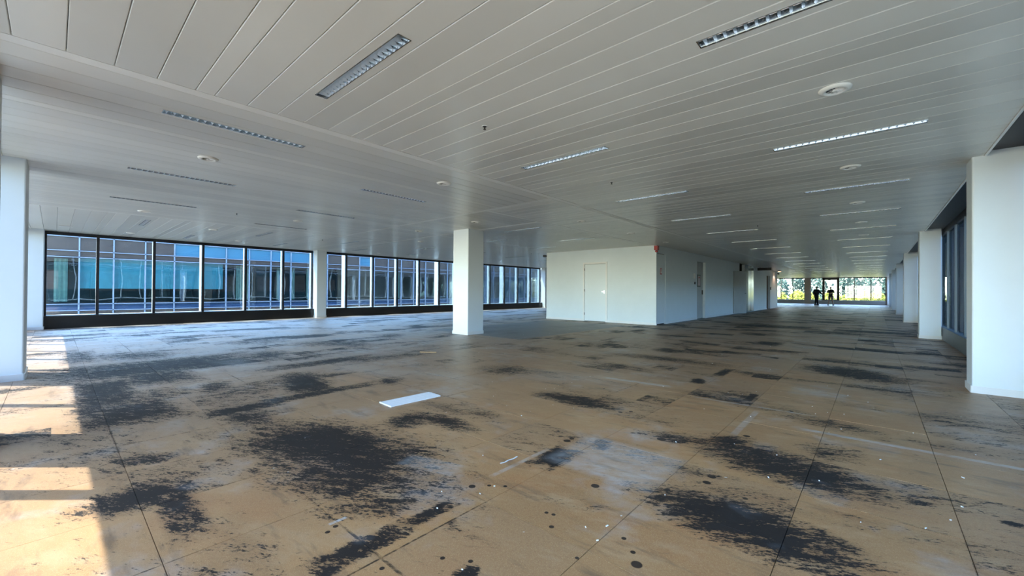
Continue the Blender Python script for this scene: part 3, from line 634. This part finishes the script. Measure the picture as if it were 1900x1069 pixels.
MB().box(-5.9, -5.82, 38.68, 38.76, 2.75, 2.79).build('bracket', M['darkmetal'], o, (-5.82, 38.72, 2.7))

# ------------------------------------------------------------------ luminaires
def make_luminaire(detailed):
    """origin at the centre of the opening, in the plane of the ceiling; runs along x"""
    root = bpy.data.objects.new('recessed_light', None); C.objects.link(root); root.empty_display_size = .1
    hl, hw = LL / 2, LW / 2
    m = MB(); t_ = .006
    m.box(-hl - t_, hl + t_, -hw - t_, -hw + .001, -.003, .012); m.box(-hl - t_, hl + t_, hw - .001, hw + t_, -.003, .012)
    m.box(-hl - t_, -hl + .001, -hw, hw, -.003, .012); m.box(hl - .001, hl + t_, -hw, hw, -.003, .012)
    m.build('frame', M['steel'], root)
    # curved reflector trough
    n = 8; pr = [(-hw + .001 + (2 * hw - .002) * k / n, .004 + .062 * math.sin(PI * k / n) ** .6) for k in range(n + 1)]
    m = MB()
    for k in range(n): m.quad((-hl, pr[k][0], pr[k][1]), (hl, pr[k][0], pr[k][1]), (hl, pr[k + 1][0], pr[k + 1][1]), (-hl, pr[k + 1][0], pr[k + 1][1]))
    for s_ in (-hl, hl): m.quad(*[(s_, a, b) for a, b in pr])
    m.build('reflector', M['alu'], root)
    # cross blades
    N = 21; hw2 = hw - .004
    def blade(m, x):
        w_ = .010
        a = [(x, -hw2, .006), (x, 0, .006), (x, hw2, .006)]
        top = [(-hw2, .020), (0, .050), (hw2, .020)]
        for s_ in (-1, 1):
            for (y0, z0), (y1, z1) in zip(top[:-1], top[1:]):
                m.quad((x, y0, .004), (x, y1, .004), (x + s_ * w_, y1, z1), (x + s_ * w_, y0, z0))
    if detailed:
        b = MB(); blade(b, 0); me = b.mesh('louvre_blade', M['blade'])
        for k in range(N): inst('louvre_blade', me, root, (-hl + LL * (k + .5) / N, 0, 0))
    else:
        b = MB()
        for k in range(N): blade(b, -hl + LL * (k + .5) / N)
        b.build('louvre', M['blade'], root)['kind'] = 'stuff'
    tb = MB(); n = 8
    for k in range(n):
        a0, a1 = 2 * PI * k / n, 2 * PI * (k + 1) / n
        tb.quad(*[(x, .008 * math.cos(a), .057 + .008 * math.sin(a)) for x, a in ((-hl, a0), (hl, a0), (hl, a1), (-hl, a1))])
    tb.build('tube', M['whiteplastic'], root)
    return root
pD, pS = make_luminaire(True), make_luminaire(False); usedD = usedS = False
def where(x, y):
    if x > -4.3: return 'right ceiling bay'
    if y < 6 and x > B3: return 'middle ceiling bay'
    if x < B3: return 'left ceiling bay by the windows'
    return 'bay between the column and the core'
def ordw(n): return ['first', 'second', 'third', 'fourth', 'fifth', 'sixth', 'seventh', 'eighth', 'ninth', 'tenth', 'eleventh', 'twelfth', 'thirteenth', 'fourteenth', 'fifteenth', 'sixteenth', 'seventeenth', 'eighteenth', 'nineteenth', 'twentieth', 'twenty-first', 'twenty-second', 'twenty-third', 'twenty-fourth'][n]
from collections import defaultdict
rowc = defaultdict(int)
for x, y, al in sorted(LIGHTS, key=lambda l: (round(l[0], 1), l[1])):
    if (x < -10.9 and y > 20): 
        if y > 36: continue
    near = (x, y) in [(l[0], l[1]) for l in LIGHTS] and math.hypot(x, y) < 6.2
    if near: o = copy_tree(pD) if usedD else pD; usedD = True
    else: o = copy_tree(pS) if usedS else pS; usedS = True
    o.location = (x, y, CEIL); o.rotation_euler.z = 0 if al == 'x' else PI / 2
    key = ('y' if al == 'y' else 'x', round(x, 1)); n = rowc[key]; rowc[key] += 1
    if al == 'x':
        rn = {-3.0: 'row nearest the cross strip side of the right bay', -.3: 'row nearest the right columns', -14.0: 'inner row of the left bay', -16.7: 'row closest to the left windows',
              -7.2: 'row just behind the middle column', -9.7: 'row left behind the middle column', -13.5: 'inner row far left', -16.2: 'window side row far left'}[round(x, 1)]
        tag(o, 'recessed strip light, %s in the %s' % (ordw(n), rn), 'ceiling light', 'recessed louvred strip lights')
    else:
        tag(o, 'lengthwise strip light of the middle bay, %s row, %s leftwards' % ('near' if y < 2 else 'far', ordw(int(round((-5.046 - x) / MODW)))), 'ceiling light', 'recessed louvred strip lights')

# ------------------------------------------------------------------ round air diffusers
def make_diffuser():
    root = MB().lathe([(.075, -.006), (.082, -.022), (.105, -.026), (.135, -.014), (.142, -.001)], 32, cap0=False, cap1=False).build('air_diffuser', M['trim'], smooth=True)
    MB().lathe([(.076, -.006), (.001, -.006)], 32, cap0=False, cap1=False).build('dark_throat', M['darkmetal'], root)
    vm = MB()
    for k in range(10):
        a = 2 * PI * k / 10; c_, s_ = math.cos(a), math.sin(a)
        def R_(u, v, z): return (u * c_ - v * s_, u * s_ + v * c_, z)
        vm.quad(R_(.022, -.006, -.008), R_(.074, -.012, -.008), R_(.074, .012, -.022), R_(.022, .004, -.022))
    vm.build('swirl_vane', M['trim'], root)
    MB().lathe([(.024, -.008), (.022, -.026), (.001, -.028)], 16, cap0=False, cap1=False).build('hub', M['trim'], root)
    return root
dif = make_diffuser()
DIFF = [(-.25, 4.27, 'large round air diffuser nearest the camera in the right bay'), (-.25, 7.04, 'second round air diffuser in the right bay'), (-.25, 9.9, 'third round air diffuser in the right bay'),
        (-.25, 12.7, 'fourth round air diffuser in the right bay'), (-.25, 15.5, 'fifth round air diffuser in the right bay'),
        (-6.43, 1.31, 'round air diffuser between the two near lights of the middle bay'), (-5.06, 4.06, 'round air diffuser in front of the middle column beside the long strip'), (-11.91, 1.3, 'round air diffuser at the left of the middle bay'),
        (-10.6, 3.98, 'round air diffuser in the middle bay before the cross strip'), (-7.3, 6.85, 'round air diffuser directly before the middle column'), (-9.7, 6.9, 'round air diffuser left of the middle column'),
        (-5.27, 8.4, 'round air diffuser right of the middle column'), (-5.27, 11.05, 'round air diffuser before the core corner'), (-5.3, 13.8, 'round air diffuser above the core corner'),
        (-11.7, 8.4, 'round air diffuser left beyond the cross strip'), (-14.04, 3.0, 'round air diffuser in the left bay above the second window light'), (-16.7, 4.3, 'round air diffuser close to the fourth left mullion'),
        (-16.9, 1.55, 'round air diffuser above the second left window pane'), (-16.9, 9.85, 'round air diffuser over the second left window run'), (-16.9, 12.6, 'farther round air diffuser over the second left window run')]
for k, (x, y, lb) in enumerate(DIFF):
    o = dif if k == 0 else copy_tree(dif)
    o.location = (x, y, CEIL); o.scale = (.8, .8, .8); tag(o, lb, 'air diffuser', 'round ceiling diffusers'); o.rotation_euler.z = .4 * k
o = MB().box(-.13, .13, -.13, .13, -.012, -.001).build('square_vent', M['trim'], None); o.location = (-16.5, .2, CEIL); tag(o, 'small square vent plate above the first left window', 'vent')
MB().box(-.09, .09, -.09, .09, -.016, -.012).build('vent_plate', M['whiteplastic'], o)
DOTS = [(-2.99, 2.92, 'tiny sprinkler head between the near lights of the right bay'), (-3.03, 5.69, 'tiny sprinkler head deeper in the right bay'), (-10.6, 2.69, 'tiny sprinkler head in the middle bay'), (-11.5, 14.2, 'tiny sprinkler head left of the core'), (-3.6, 14.2, 'tiny sprinkler head beside the core corner'), (-2.2, 11.7, 'tiny sprinkler head above the far right bay'), (-13.9, 6.0, 'tiny sprinkler head in the left bay')]
for x, y, lb in DOTS:
    o = MB().lathe([(.022, 0), (.022, -.004), (.008, -.006), (.008, -.028), (.014, -.03), (.014, -.034)], 12).build('sprinkler_head', M['darkmetal'], smooth=False)
    o.location = (x, y, CEIL); tag(o, lb, 'sprinkler', 'sprinkler heads')
    MB().lathe([(.032, 0), (.030, -.003)], 14).build('rosette', M['trim'], o)

# ------------------------------------------------------------------ things on the floor
o = MB(); n = 7
for k in range(n): o.box(-3.945 + .033 * k, -3.945 + .033 * k + .0325, 2.33, 2.95, .001, .012 + .0015 * (k % 2))
o = o.build('floor_panel_strip', M['whiteplastic'], None, (-3.83, 2.64, 0)); tag(o, 'white rectangular strip lying on the floor before the column', 'panel')
o.rotation_euler.z = -.04
MB().box(-3.95, -3.71, 2.325, 2.335, 0, .014).build('end_cap', M['skirt'], o, (-3.83, 2.64, 0))
o = MB().box(-.16, .16, -.02, .02, 0.001, .012).build('wood_offcut', plain('pale_wood', (.5, .3, .14), .6)); o.location = (-6.5, 4.86, 0); o.rotation_euler.z = .72; tag(o, 'short pale wooden offcut on the floor', 'offcut')
m = MB(); pts = [(-1.96 + .0, 2.09), (-1.95, 2.13), (-1.955, 2.17), (-1.945, 2.21), (-1.95, 2.26)]
for (x0, y0), (x1, y1) in zip(pts[:-1], pts[1:]):
    m.quad((x0 - .006, y0, .002), (x0 + .006, y0, .006), (x1 + .006, y1, .006), (x1 - .006, y1, .002)); m.quad((x0 - .006, y0, .001), (x0 + .006, y0, .001), (x1 + .006, y1, .001), (x1 - .006, y1, .001))
tag(m.build('tape_scrap', M['whiteplastic'], None, (-1.95, 2.17, 0)), 'thin white curl of tape on the floor', 'tape')
m = MB()
for k in range(170):
    r_ = 1.0 + 13 * random.random() ** 1.4; a = random.uniform(.15, 1.5)
    x, y = (r_ * math.cos(a + 1.0), r_ * math.sin(a + 1.0)) if random.random() < .6 else (random.uniform(-1.5, .8), random.uniform(1.8, 20))
    if x > .85 or y < .3: continue
    if -9 < x < -8.1 and 7.3 < y < 8.2: continue
    s_ = random.uniform(.0015, .0035); th = random.uniform(0, PI); l_ = s_ * random.uniform(1, 3)
    cu, su = math.cos(th), math.sin(th); q = [(x + u * l_ * cu - v * s_ * su, y + u * l_ * su + v * s_ * cu) for u, v in ((-1, -1), (1, -.6), (.8, 1), (-1, .7))]
    n = len(m.v); m.v += [(a_, b_, .0012) for a_, b_ in q] + [(a_, b_, .005) for a_, b_ in q]
    m.f += [[n + 4, n + 5, n + 6, n + 7], [n, n + 1, n + 5, n + 4], [n + 1, n + 2, n + 6, n + 5], [n + 2, n + 3, n + 7, n + 6], [n + 3, n, n + 4, n + 7]]
tag(m.build('paint_chips', M['whiteplastic']), 'scattered white paint and plaster chips on the boards', 'debris', kind='stuff')

# ------------------------------------------------------------------ people at the end wall
def skin_mesh(name, verts, edges, radii, mat, parent, root_i=0, sub=2):
    me = bpy.data.meshes.new(name); me.from_pydata(verts, edges, []); o = bpy.data.objects.new(name, me); C.objects.link(o)
    md = o.modifiers.new('skin', 'SKIN'); md.use_smooth_shade = True
    for i, r_ in enumerate(radii):
        sv = me.skin_vertices[0].data[i]; sv.radius = (r_, r_) if not isinstance(r_, tuple) else r_; sv.use_root = (i == root_i)
    sb = o.modifiers.new('sub', 'SUBSURF'); sb.levels = sb.render_levels = sub
    bpy.context.view_layer.update(); dg = bpy.context.evaluated_depsgraph_get()
    nm = bpy.data.meshes.new_from_object(o.evaluated_get(dg)); bpy.data.objects.remove(o)
    nm.name = name; nm.materials.clear(); nm.materials.append(mat)
    o2 = bpy.data.objects.new(name, nm); C.objects.link(o2); o2.parent = parent; return o2
SK = plain('skin_tone', (.42, .24, .17), .5); CLB = plain('black_cloth', (.008, .008, .01), .85); SH = plain('pinkish_grey_shorts', (.20, .13, .14), .8)
HAIR = plain('grey_hair', (.12, .11, .11), .8); SHOE = plain('dark_shoe', (.03, .03, .03), .6); SHOE2 = plain('pale_shoe', (.35, .33, .33), .6)
def person(loc, rz, H, label, pose):
    root = empty('person', loc, label, 'person', rz=rz); k = H / 1.75
    J = {}; E_ = []; R_ = {}
    def v(n, p, r_, par=None):
        J[n] = tuple(c_ * k for c_ in p); R_[n] = (r_ * k if not isinstance(r_, tuple) else tuple(q * k for q in r_))
        if par: E_.append((par, n))
    # faces -y
    v('pelvis', (0, 0, .95), (.15, .11)); v('waist', (0, 0, 1.10), (.14, .10), 'pelvis'); v('chest', (0, 0, 1.30), (.17, .115), 'waist')
    v('neck0', (0, 0, 1.45), .075, 'chest'); v('neck1', (0, -.01, 1.53), .056, 'neck0'); v('head', (0, -.02, 1.62), (.078, .095), 'neck1'); v('crown', (0, -.01, 1.70), (.065, .08), 'head')
    for s_, n in ((-1, 'l'), (1, 'r')):
        v('hip' + n, (s_ * .09, 0, .90), .10, 'pelvis'); v('knee' + n, (s_ * pose['foot'] * .6, -.01, .50), .062, 'hip' + n); v('calf' + n, (s_ * pose['foot'] * .8, .01, .33), .055, 'knee' + n)
        v('ankle' + n, (s_ * pose['foot'], .01, .09), .038, 'calf' + n); v('toe' + n, (s_ * pose['foot'] * 1.15, -.15, .035), .034, 'ankle' + n)
        v('sh' + n, (s_ * .18, 0, 1.40), .066, 'chest')
        el, wr, hd = pose['arm' + n]
        v('el' + n, el, .045, 'sh' + n); v('wr' + n, wr, .030, 'el' + n); v('palm' + n, hd, (.034, .018), 'wr' + n)
        d_ = (Vector(hd) - Vector(wr)).normalized(); sd = d_.cross(Vector((0, 0, 1))); sd = sd.normalized() if sd.length > .1 else Vector((0, 1, 0)); up_ = sd.cross(d_)
        for q in range(4):
            b = Vector(hd) + up_ * (.024 - .016 * q) + d_ * .02; ln = (.070, .078, .072, .056)[q]
            v('f%d' % q + n, tuple(b + d_ * ln * .55 - sd * .006), .009, 'palm' + n); v('g%d' % q + n, tuple(b + d_ * ln - sd * .024), .008, 'f%d' % q + n)
        b = Vector(hd) + up_ * .03 - d_ * .02; v('t0' + n, tuple(b + up_ * .022 + d_ * .02), .010, 'palm' + n); v('t1' + n, tuple(b + up_ * .034 + d_ * .05), .009, 't0' + n)
    names = list(J); idx = {n: i for i, n in enumerate(names)}
    body = skin_mesh('body', [J[n] for n in names], [(idx[a], idx[b]) for a, b in E_], [R_[n] for n in names], SK, root, 0, 2)
    def cloth(name, keys, edges, grow, mat, radd={}):
        ii = {n: i for i, n in enumerate(keys)}
        rr = []
        for n in keys:
            r_ = R_[n]; g_ = grow + radd.get(n, 0)
            rr.append(tuple(q + g_ for q in r_) if isinstance(r_, tuple) else r_ + g_)
        return skin_mesh(name, [J[n] for n in keys], [(ii[a], ii[b]) for a, b in edges], rr, mat, root, 0, 2)
    def mid(n, a, b, f):
        J[n] = tuple(J[a][q] * (1 - f) + J[b][q] * f for q in range(3))
        ra = R_[a] if not isinstance(R_[a], tuple) else R_[a][0]; rb = R_[b] if not isinstance(R_[b], tuple) else R_[b][0]; R_[n] = ra * (1 - f) + rb * f
    for n in 'lr':
        mid('slv' + n, 'sh' + n, 'el' + n, .8); mid('cuff' + n, 'el' + n, 'wr' + n, .9); mid('hem' + n, 'hip' + n, 'knee' + n, .88)
    J['shem'] = (0, 0, .86 * k); R_['shem'] = (.15 * k, .115 * k); J['wband'] = (0, 0, 1.06 * k); R_['wband'] = (.135 * k, .10 * k)
    if pose['long']:
        cloth('jacket', ['pelvis', 'shem', 'waist', 'chest', 'neck0', 'shl', 'ell', 'cuffl', 'shr', 'elr', 'cuffr'], [('shem', 'pelvis'), ('pelvis', 'waist'), ('waist', 'chest'), ('chest', 'neck0'), ('chest', 'shl'), ('shl', 'ell'), ('ell', 'cuffl'), ('chest', 'shr'), ('shr', 'elr'), ('elr', 'cuffr')], .022 * k, CLB)
        cloth('trousers', ['pelvis', 'wband', 'hipl', 'kneel', 'calfl', 'anklel', 'hipr', 'kneer', 'calfr', 'ankler'], [('wband', 'pelvis'), ('pelvis', 'hipl'), ('hipl', 'kneel'), ('kneel', 'calfl'), ('calfl', 'anklel'), ('pelvis', 'hipr'), ('hipr', 'kneer'), ('kneer', 'calfr'), ('calfr', 'ankler')], .016 * k, CLB)
    else:
        cloth('shirt', ['pelvis', 'shem', 'waist', 'chest', 'neck0', 'shl', 'slvl', 'shr', 'slvr'], [('shem', 'pelvis'), ('pelvis', 'waist'), ('waist', 'chest'), ('chest', 'neck0'), ('chest', 'shl'), ('shl', 'slvl'), ('chest', 'shr'), ('shr', 'slvr')], .018 * k, CLB)
        cloth('shorts', ['pelvis', 'wband', 'hipl', 'heml', 'hipr', 'hemr'], [('wband', 'pelvis'), ('pelvis', 'hipl'), ('hipl', 'heml'), ('pelvis', 'hipr'), ('hipr', 'hemr')], .022 * k, SH)
    for n in 'lr':
        a = J['ankle' + n]; t_ = J['toe' + n]
        skin_mesh('shoe', [(a[0], a[1] + .06, .052 * k), (a[0], a[1], .06 * k), (t_[0], t_[1] - .03, .050 * k)], [(0, 1), (1, 2)], [.052 * k, .060 * k, .052 * k], SHOE if pose['long'] else SHOE2, root, 1, 1)
    hd = J['head']
    hair = MB().lathe([(.001, .115), (.05, .105), (.085, .06), (.095, .01), (.090, -.03)] if not pose['long'] else [(.001, .12), (.06, .105), (.09, .06), (.10, .02), (.101, .0)], 16, cap0=False, cap1=False).build('cap' if pose['long'] else 'hair', CLB if pose['long'] else HAIR, root, smooth=True)
    hair.location = (hd[0], hd[1] + .012, hd[2] + .02); 
    if pose['long']: MB().box(-.06, .06, -.19, -.08, .005, .02).build('peak', CLB, hair)
    fm = MB()
    for s_ in (-1, 1): fm.lathe([(.001, -.011), (.011, 0), (.001, .011)], 8, (hd[0] + s_ * .032 * k, hd[1] - .088 * k, hd[2] + .01 * k))
    fm.build('eyes', M['whiteplastic'], root)
    MB().lathe([(.016, -.02), (.010, .02), (.003, .035)], 8, (hd[0], hd[1] - .1 * k, hd[2] - .015 * k)).build('nose', SK, root)
    for s_ in (-1, 1): MB().lathe([(.006, -.03), (.016, 0), (.008, .03)], 8, (hd[0] + s_ * .083 * k, hd[1] + .005, hd[2])).build('ear', SK, root)
    MB().box(hd[0] - .022 * k, hd[0] + .022 * k, hd[1] - .100 * k, hd[1] - .085 * k, hd[2] - .052 * k, hd[2] - .044 * k).build('mouth', M['red'], root)
    return root
person((-4.30, 49.6, 0), math.radians(35), 1.84, 'person in dark cap and dark clothes reaching one arm out, standing by the end windows',
       dict(foot=.10, long=True, arml=((-.25, .02, 1.14), (-.26, -.08, .92), (-.26, -.11, .84)), armr=((.30, -.05, 1.15), (.47, -.16, 1.03), (.54, -.19, .99))))
person((-3.25, 50.3, 0), math.radians(6), 1.82, 'person in black t-shirt and shorts standing with arms crossed',
       dict(foot=.19, long=False, arml=((-.27, -.06, 1.17), (-.04, -.22, 1.16), (.05, -.21, 1.18)), armr=((.27, -.06, 1.17), (.05, -.17, 1.12), (-.04, -.18, 1.11))))

# ------------------------------------------------------------------ building across the courtyard
FX = -32.5; bo = (FX, -4, -8)
bld = empty('opposite_building', bo, 'brown brick office building across the courtyard with blue green glass and white mullions', 'building')
Y0b, Y1b = -4.45, 52.0
MB().box(FX - 14, FX - 3.2, Y0b, Y1b, -8, 5.2).build('office_interior', M['room'], bld, bo)
for z0, z1 in ((-8, -3.35), (-1.02, -.02), (2.93, 4.0), (5.15, 5.5)):
    MB().box(FX - 3.2, FX + .02, Y0b, Y1b, z0, z1).build('spandrel', M['brick'], bld, bo)
MB().box(FX - 3.2, FX + .01, Y0b, Y1b, -.02, .33).build('sill_band', M['navyband'], bld, bo)
for z in (-.02, .33, 2.88, 3.22, 3.98, -1.05): MB().box(FX + .01, FX + .10, Y0b, Y1b, z - .022, z + .022).build('rail', M['white_mull'], bld, bo)
nb = int((Y1b - Y0b) / 1.35)
pane_meshes = []
for q in range(5):
    me = MB(); n = 8; amp = random.choice((-1, 1)) * random.uniform(.0015, .004)
    W_, H_ = 1.29, 2.51
    for i in range(n + 1):
        for j in range(n + 1):
            u, v_ = i / n, j / n; me.v.append((amp * 16 * u * (1 - u) * v_ * (1 - v_), (u - .5) * W_, (v_ - .5) * H_))
    for i in range(n):
        for j in range(n): a = i * (n + 1) + j; me.f.append([a, a + n + 1, a + n + 2, a + 1])
    pane_meshes.append(me.mesh('window_pane', M['coated'], smooth=True))
for k in range(nb):
    yc = .24 + 1.35 * (k - 3)
    if yc - .675 < Y0b or yc + .7 > Y1b: continue
    MB().box(FX - .1, FX + .10, yc - .675 - .03, yc - .675 + .03, -1.0, 5.5).build('mullion', M['white_mull'], bld, bo)
    a = inst('window_pane', random.choice(pane_meshes), bld, (0, yc + 4, 1.605 + 8))
    MB().box(FX - .02, FX - .01, yc - .64, yc + .64, 4.02, 5.13).build('upper_pane', M['coated'], bld, bo)
    MB().box(FX - .02, FX - .01, yc - .64, yc + .64, -3.3, -1.05).build('lower_pane', M['coated'], bld, bo)
M['blueglaze'] = plain('blue_glazed_spandrel', (.05, .15, .22), .15)
for k in range(nb):
    yc = .24 + 1.35 * (k - 3)
    if 5.0 < yc < 13.8 or 17 < yc < 18.5: MB().box(FX + .021, FX + .03, yc - .64, yc + .64, 3.25, 3.95).build('spandrel_glass', M['blueglaze'], bld, bo)
def backing(y0, y1, z0, z1, mat, nm, dx=.25): MB().box(FX - dx - .02, FX - dx, y0, y1, z0, z1).build(nm, mat, bld, bo)
for y0, y1 in ((.95, 2.28), (2.32, 3.66), (3.68, 4.98), (5.02, 6.34), (6.36, 7.55)): backing(y0, y1, 1.18, 2.86, M['blind'], 'roller_blind')
for y0, y1 in ((.0, .5), (8.35, 8.7), (9.0, 9.2), (10.9, 11.1), (11.9, 12.15), (13.0, 13.4), (14.0, 14.2), (17.4, 17.7), (21.0, 21.3)):
    m = MB(); n = 6
    for q in range(n):
        a, b = y0 + (y1 - y0) * q / n, y0 + (y1 - y0) * (q + 1) / n
        m.quad((FX - .4 + .04 * (q % 2), a, .45), (FX - .4 + .04 * ((q + 1) % 2), b, .45), (FX - .4 + .04 * ((q + 1) % 2), b, 2.8), (FX - .4 + .04 * (q % 2), a, 2.8))
    m.build('curtain', M['curtain'], bld, bo)
for y0, y1 in ((9.35, 10.2), (15.2, 20.6), (22.3, 24.5)): backing(y0, y1, .35, 2.86, M['brick'], 'brick_pier', .15)  # first is a pier; the wider brown sheets paint a reflection in the panes
for y0, y1 in ((30.5, 33.0), (35.0, 39.5), (41, 46)): backing(y0, y1, .5, 2.86, M['blueglaze'], 'blue_glazing')
for y0, y1 in ((5.0, 20.0),): backing(y0, y1, 4.1, 5.1, M['blind'], 'roller_blind')

# ------------------------------------------------------------------ added unseen block beyond the right hand glazing, keeps low sky out of reflections
o = MB().box(26, 40, -14, 64, -8, 6.5).build('neighbour_building', M['brick'], None, (26, 25, -8)); tag(o, 'brown office building outside the right hand glazing', 'building', kind='structure')
for z in (-5, -1, 3): MB().box(25.95, 25.999, -13, 63, z, z + 1.9).build('window_band', M['teal'], o, (26, 25, -8))

# ------------------------------------------------------------------ ground and planting outside
gr = MB().box(-120, 120, -60, 160, -8.2, -8.0).build('courtyard_ground', M['ground']); tag(gr, 'paved ground far below the windows', 'ground', kind='structure')
def leafmat(name, a, b, tr=.35):
    t = NT(name); oi = t.noise(t.pos(), 2.2, 3, .6); c = t.mix(t.ramp(oi, .35, .65), a, b)
    bs = t.n('ShaderNodeBsdfDiffuse'); t.l(c, bs.inputs[0]); ts = t.n('ShaderNodeBsdfTranslucent'); t.l(c, ts.inputs[0])
    mx = t.n('ShaderNodeMixShader'); mx.inputs[0].default_value = tr; t.l(bs.outputs[0], mx.inputs[1]); t.l(ts.outputs[0], mx.inputs[2]); t.l(mx.outputs[0], t.out.inputs[0]); return t.m
LY = leafmat('yellow_green_leaves', (.17, .185, .03, 1), (.34, .32, .07, 1)); LG = leafmat('grey_green_leaves', (.05, .08, .06, 1), (.10, .14, .11, 1))
BARK = plain('bark', (.08, .06, .045), .9)
def crown(name, loc, rad, hgt, n, leaf, mat, label, group, base=-8, lumps=9):
    root = empty(name, (loc[0], loc[1], base), label, 'tree' if name == 'tree' else 'shrub', group)
    rnd = random.Random(hash((round(loc[0], 2), round(loc[1], 2))) & 0xffff)
    L = [(rnd.uniform(-.65, .65) * rad, rnd.uniform(-.65, .65) * rad, rnd.uniform(-.62, .62) * hgt, rnd.uniform(.3, .55)) for _ in range(lumps)] + [(0, 0, hgt * .35, .6)]
    m = MB(); zc = loc[2] - base
    for q in range(n):
        lx, ly, lz, lr = rnd.choice(L); d_ = Vector((rnd.gauss(0, 1), rnd.gauss(0, 1), rnd.gauss(0, 1))).normalized() * rnd.uniform(.55, 1.0) ** .5
        p = Vector((lx + d_.x * lr * rad, ly + d_.y * lr * rad, lz + d_.z * lr * hgt + zc))
        a = Vector((rnd.gauss(0, 1), rnd.gauss(0, 1), rnd.gauss(0, 1))).normalized(); b = a.orthogonal().normalized(); s_ = leaf * rnd.uniform(.6, 1.3)
        m.quad(p - a * s_, p + b * s_ * .5, p + a * s_, p - b * s_ * .5)
    m.build('foliage', mat, root)
    t = MB(); t.lathe([(.16, 0), (.11, zc * .6), (.05, zc)], 8)
    for q in range(4):
        lx, ly, lz, lr = L[q]; z0 = zc * .55
        for e in range(3):
            a0, a1 = 2 * PI * e / 3, 2 * PI * (e + 1) / 3
            t.quad((.04 * math.cos(a0), .04 * math.sin(a0), z0), (.04 * math.cos(a1), .04 * math.sin(a1), z0), (lx + .01 * math.cos(a1), ly + .01 * math.sin(a1), zc + lz), (lx + .01 * math.cos(a0), ly + .01 * math.sin(a0), zc + lz))
    t.build('trunk', BARK, root)
    return root
for k in range(5):
    crown('shrub', (-9.6 + 3.3 * k, 63.6, -1.2), 1.3, 2.55 + random.uniform(-.3, .3), 4200, .17, LY, 'yellow green shrub close outside the end windows, %s from the left' % ordw(k), 'yellow green shrubs beyond the end wall')
for k in range(5):
    crown('shrub', (-11.2 + 3.4 * k, 68.0, -1.0), 1.35, 2.7 + random.uniform(-.3, .3), 4200, .18, LY, 'yellow green shrub in the second row outside, %s from the left' % ordw(k), 'yellow green shrubs beyond the end wall')
for k in range(4):
    crown('tree', (-11.6 + 6.0 * k, 76, .4), 2.2, 3.6 + random.choice((0, .6, 1.2)), 3600, .2, LG, 'pale grey green tree behind the yellow shrubs, %s from the left' % ordw(k), 'trees beyond the end wall')
for k in range(4):
    crown('tree', (-15.0 + 6.3 * k, 84, .8), 2.3, 4.0 + random.choice((0, .6, 1.2)), 3600, .2, LG, 'hazy green tree in the farthest row, %s from the left' % ordw(k), 'trees beyond the end wall')
for k in range(6):
    crown('tree', (-38 + random.uniform(-2, 2), 58 + 9 * k, -.6), 3.4, 3.6, 1300, .3, LG, 'tree past the end of the opposite building, %s in line' % ordw(k), 'trees past the opposite building')

# ------------------------------------------------------------------ to real size
seen = set()
for o in bpy.data.objects:
    o.location = [q * S for q in o.location]
    if o.type == 'MESH' and o.data.name not in seen:
        seen.add(o.data.name); o.data.transform(Matrix.Scale(S, 4))
bpy.context.view_layer.update()
print('ceiling panels', npan, 'objects', len(bpy.data.objects))
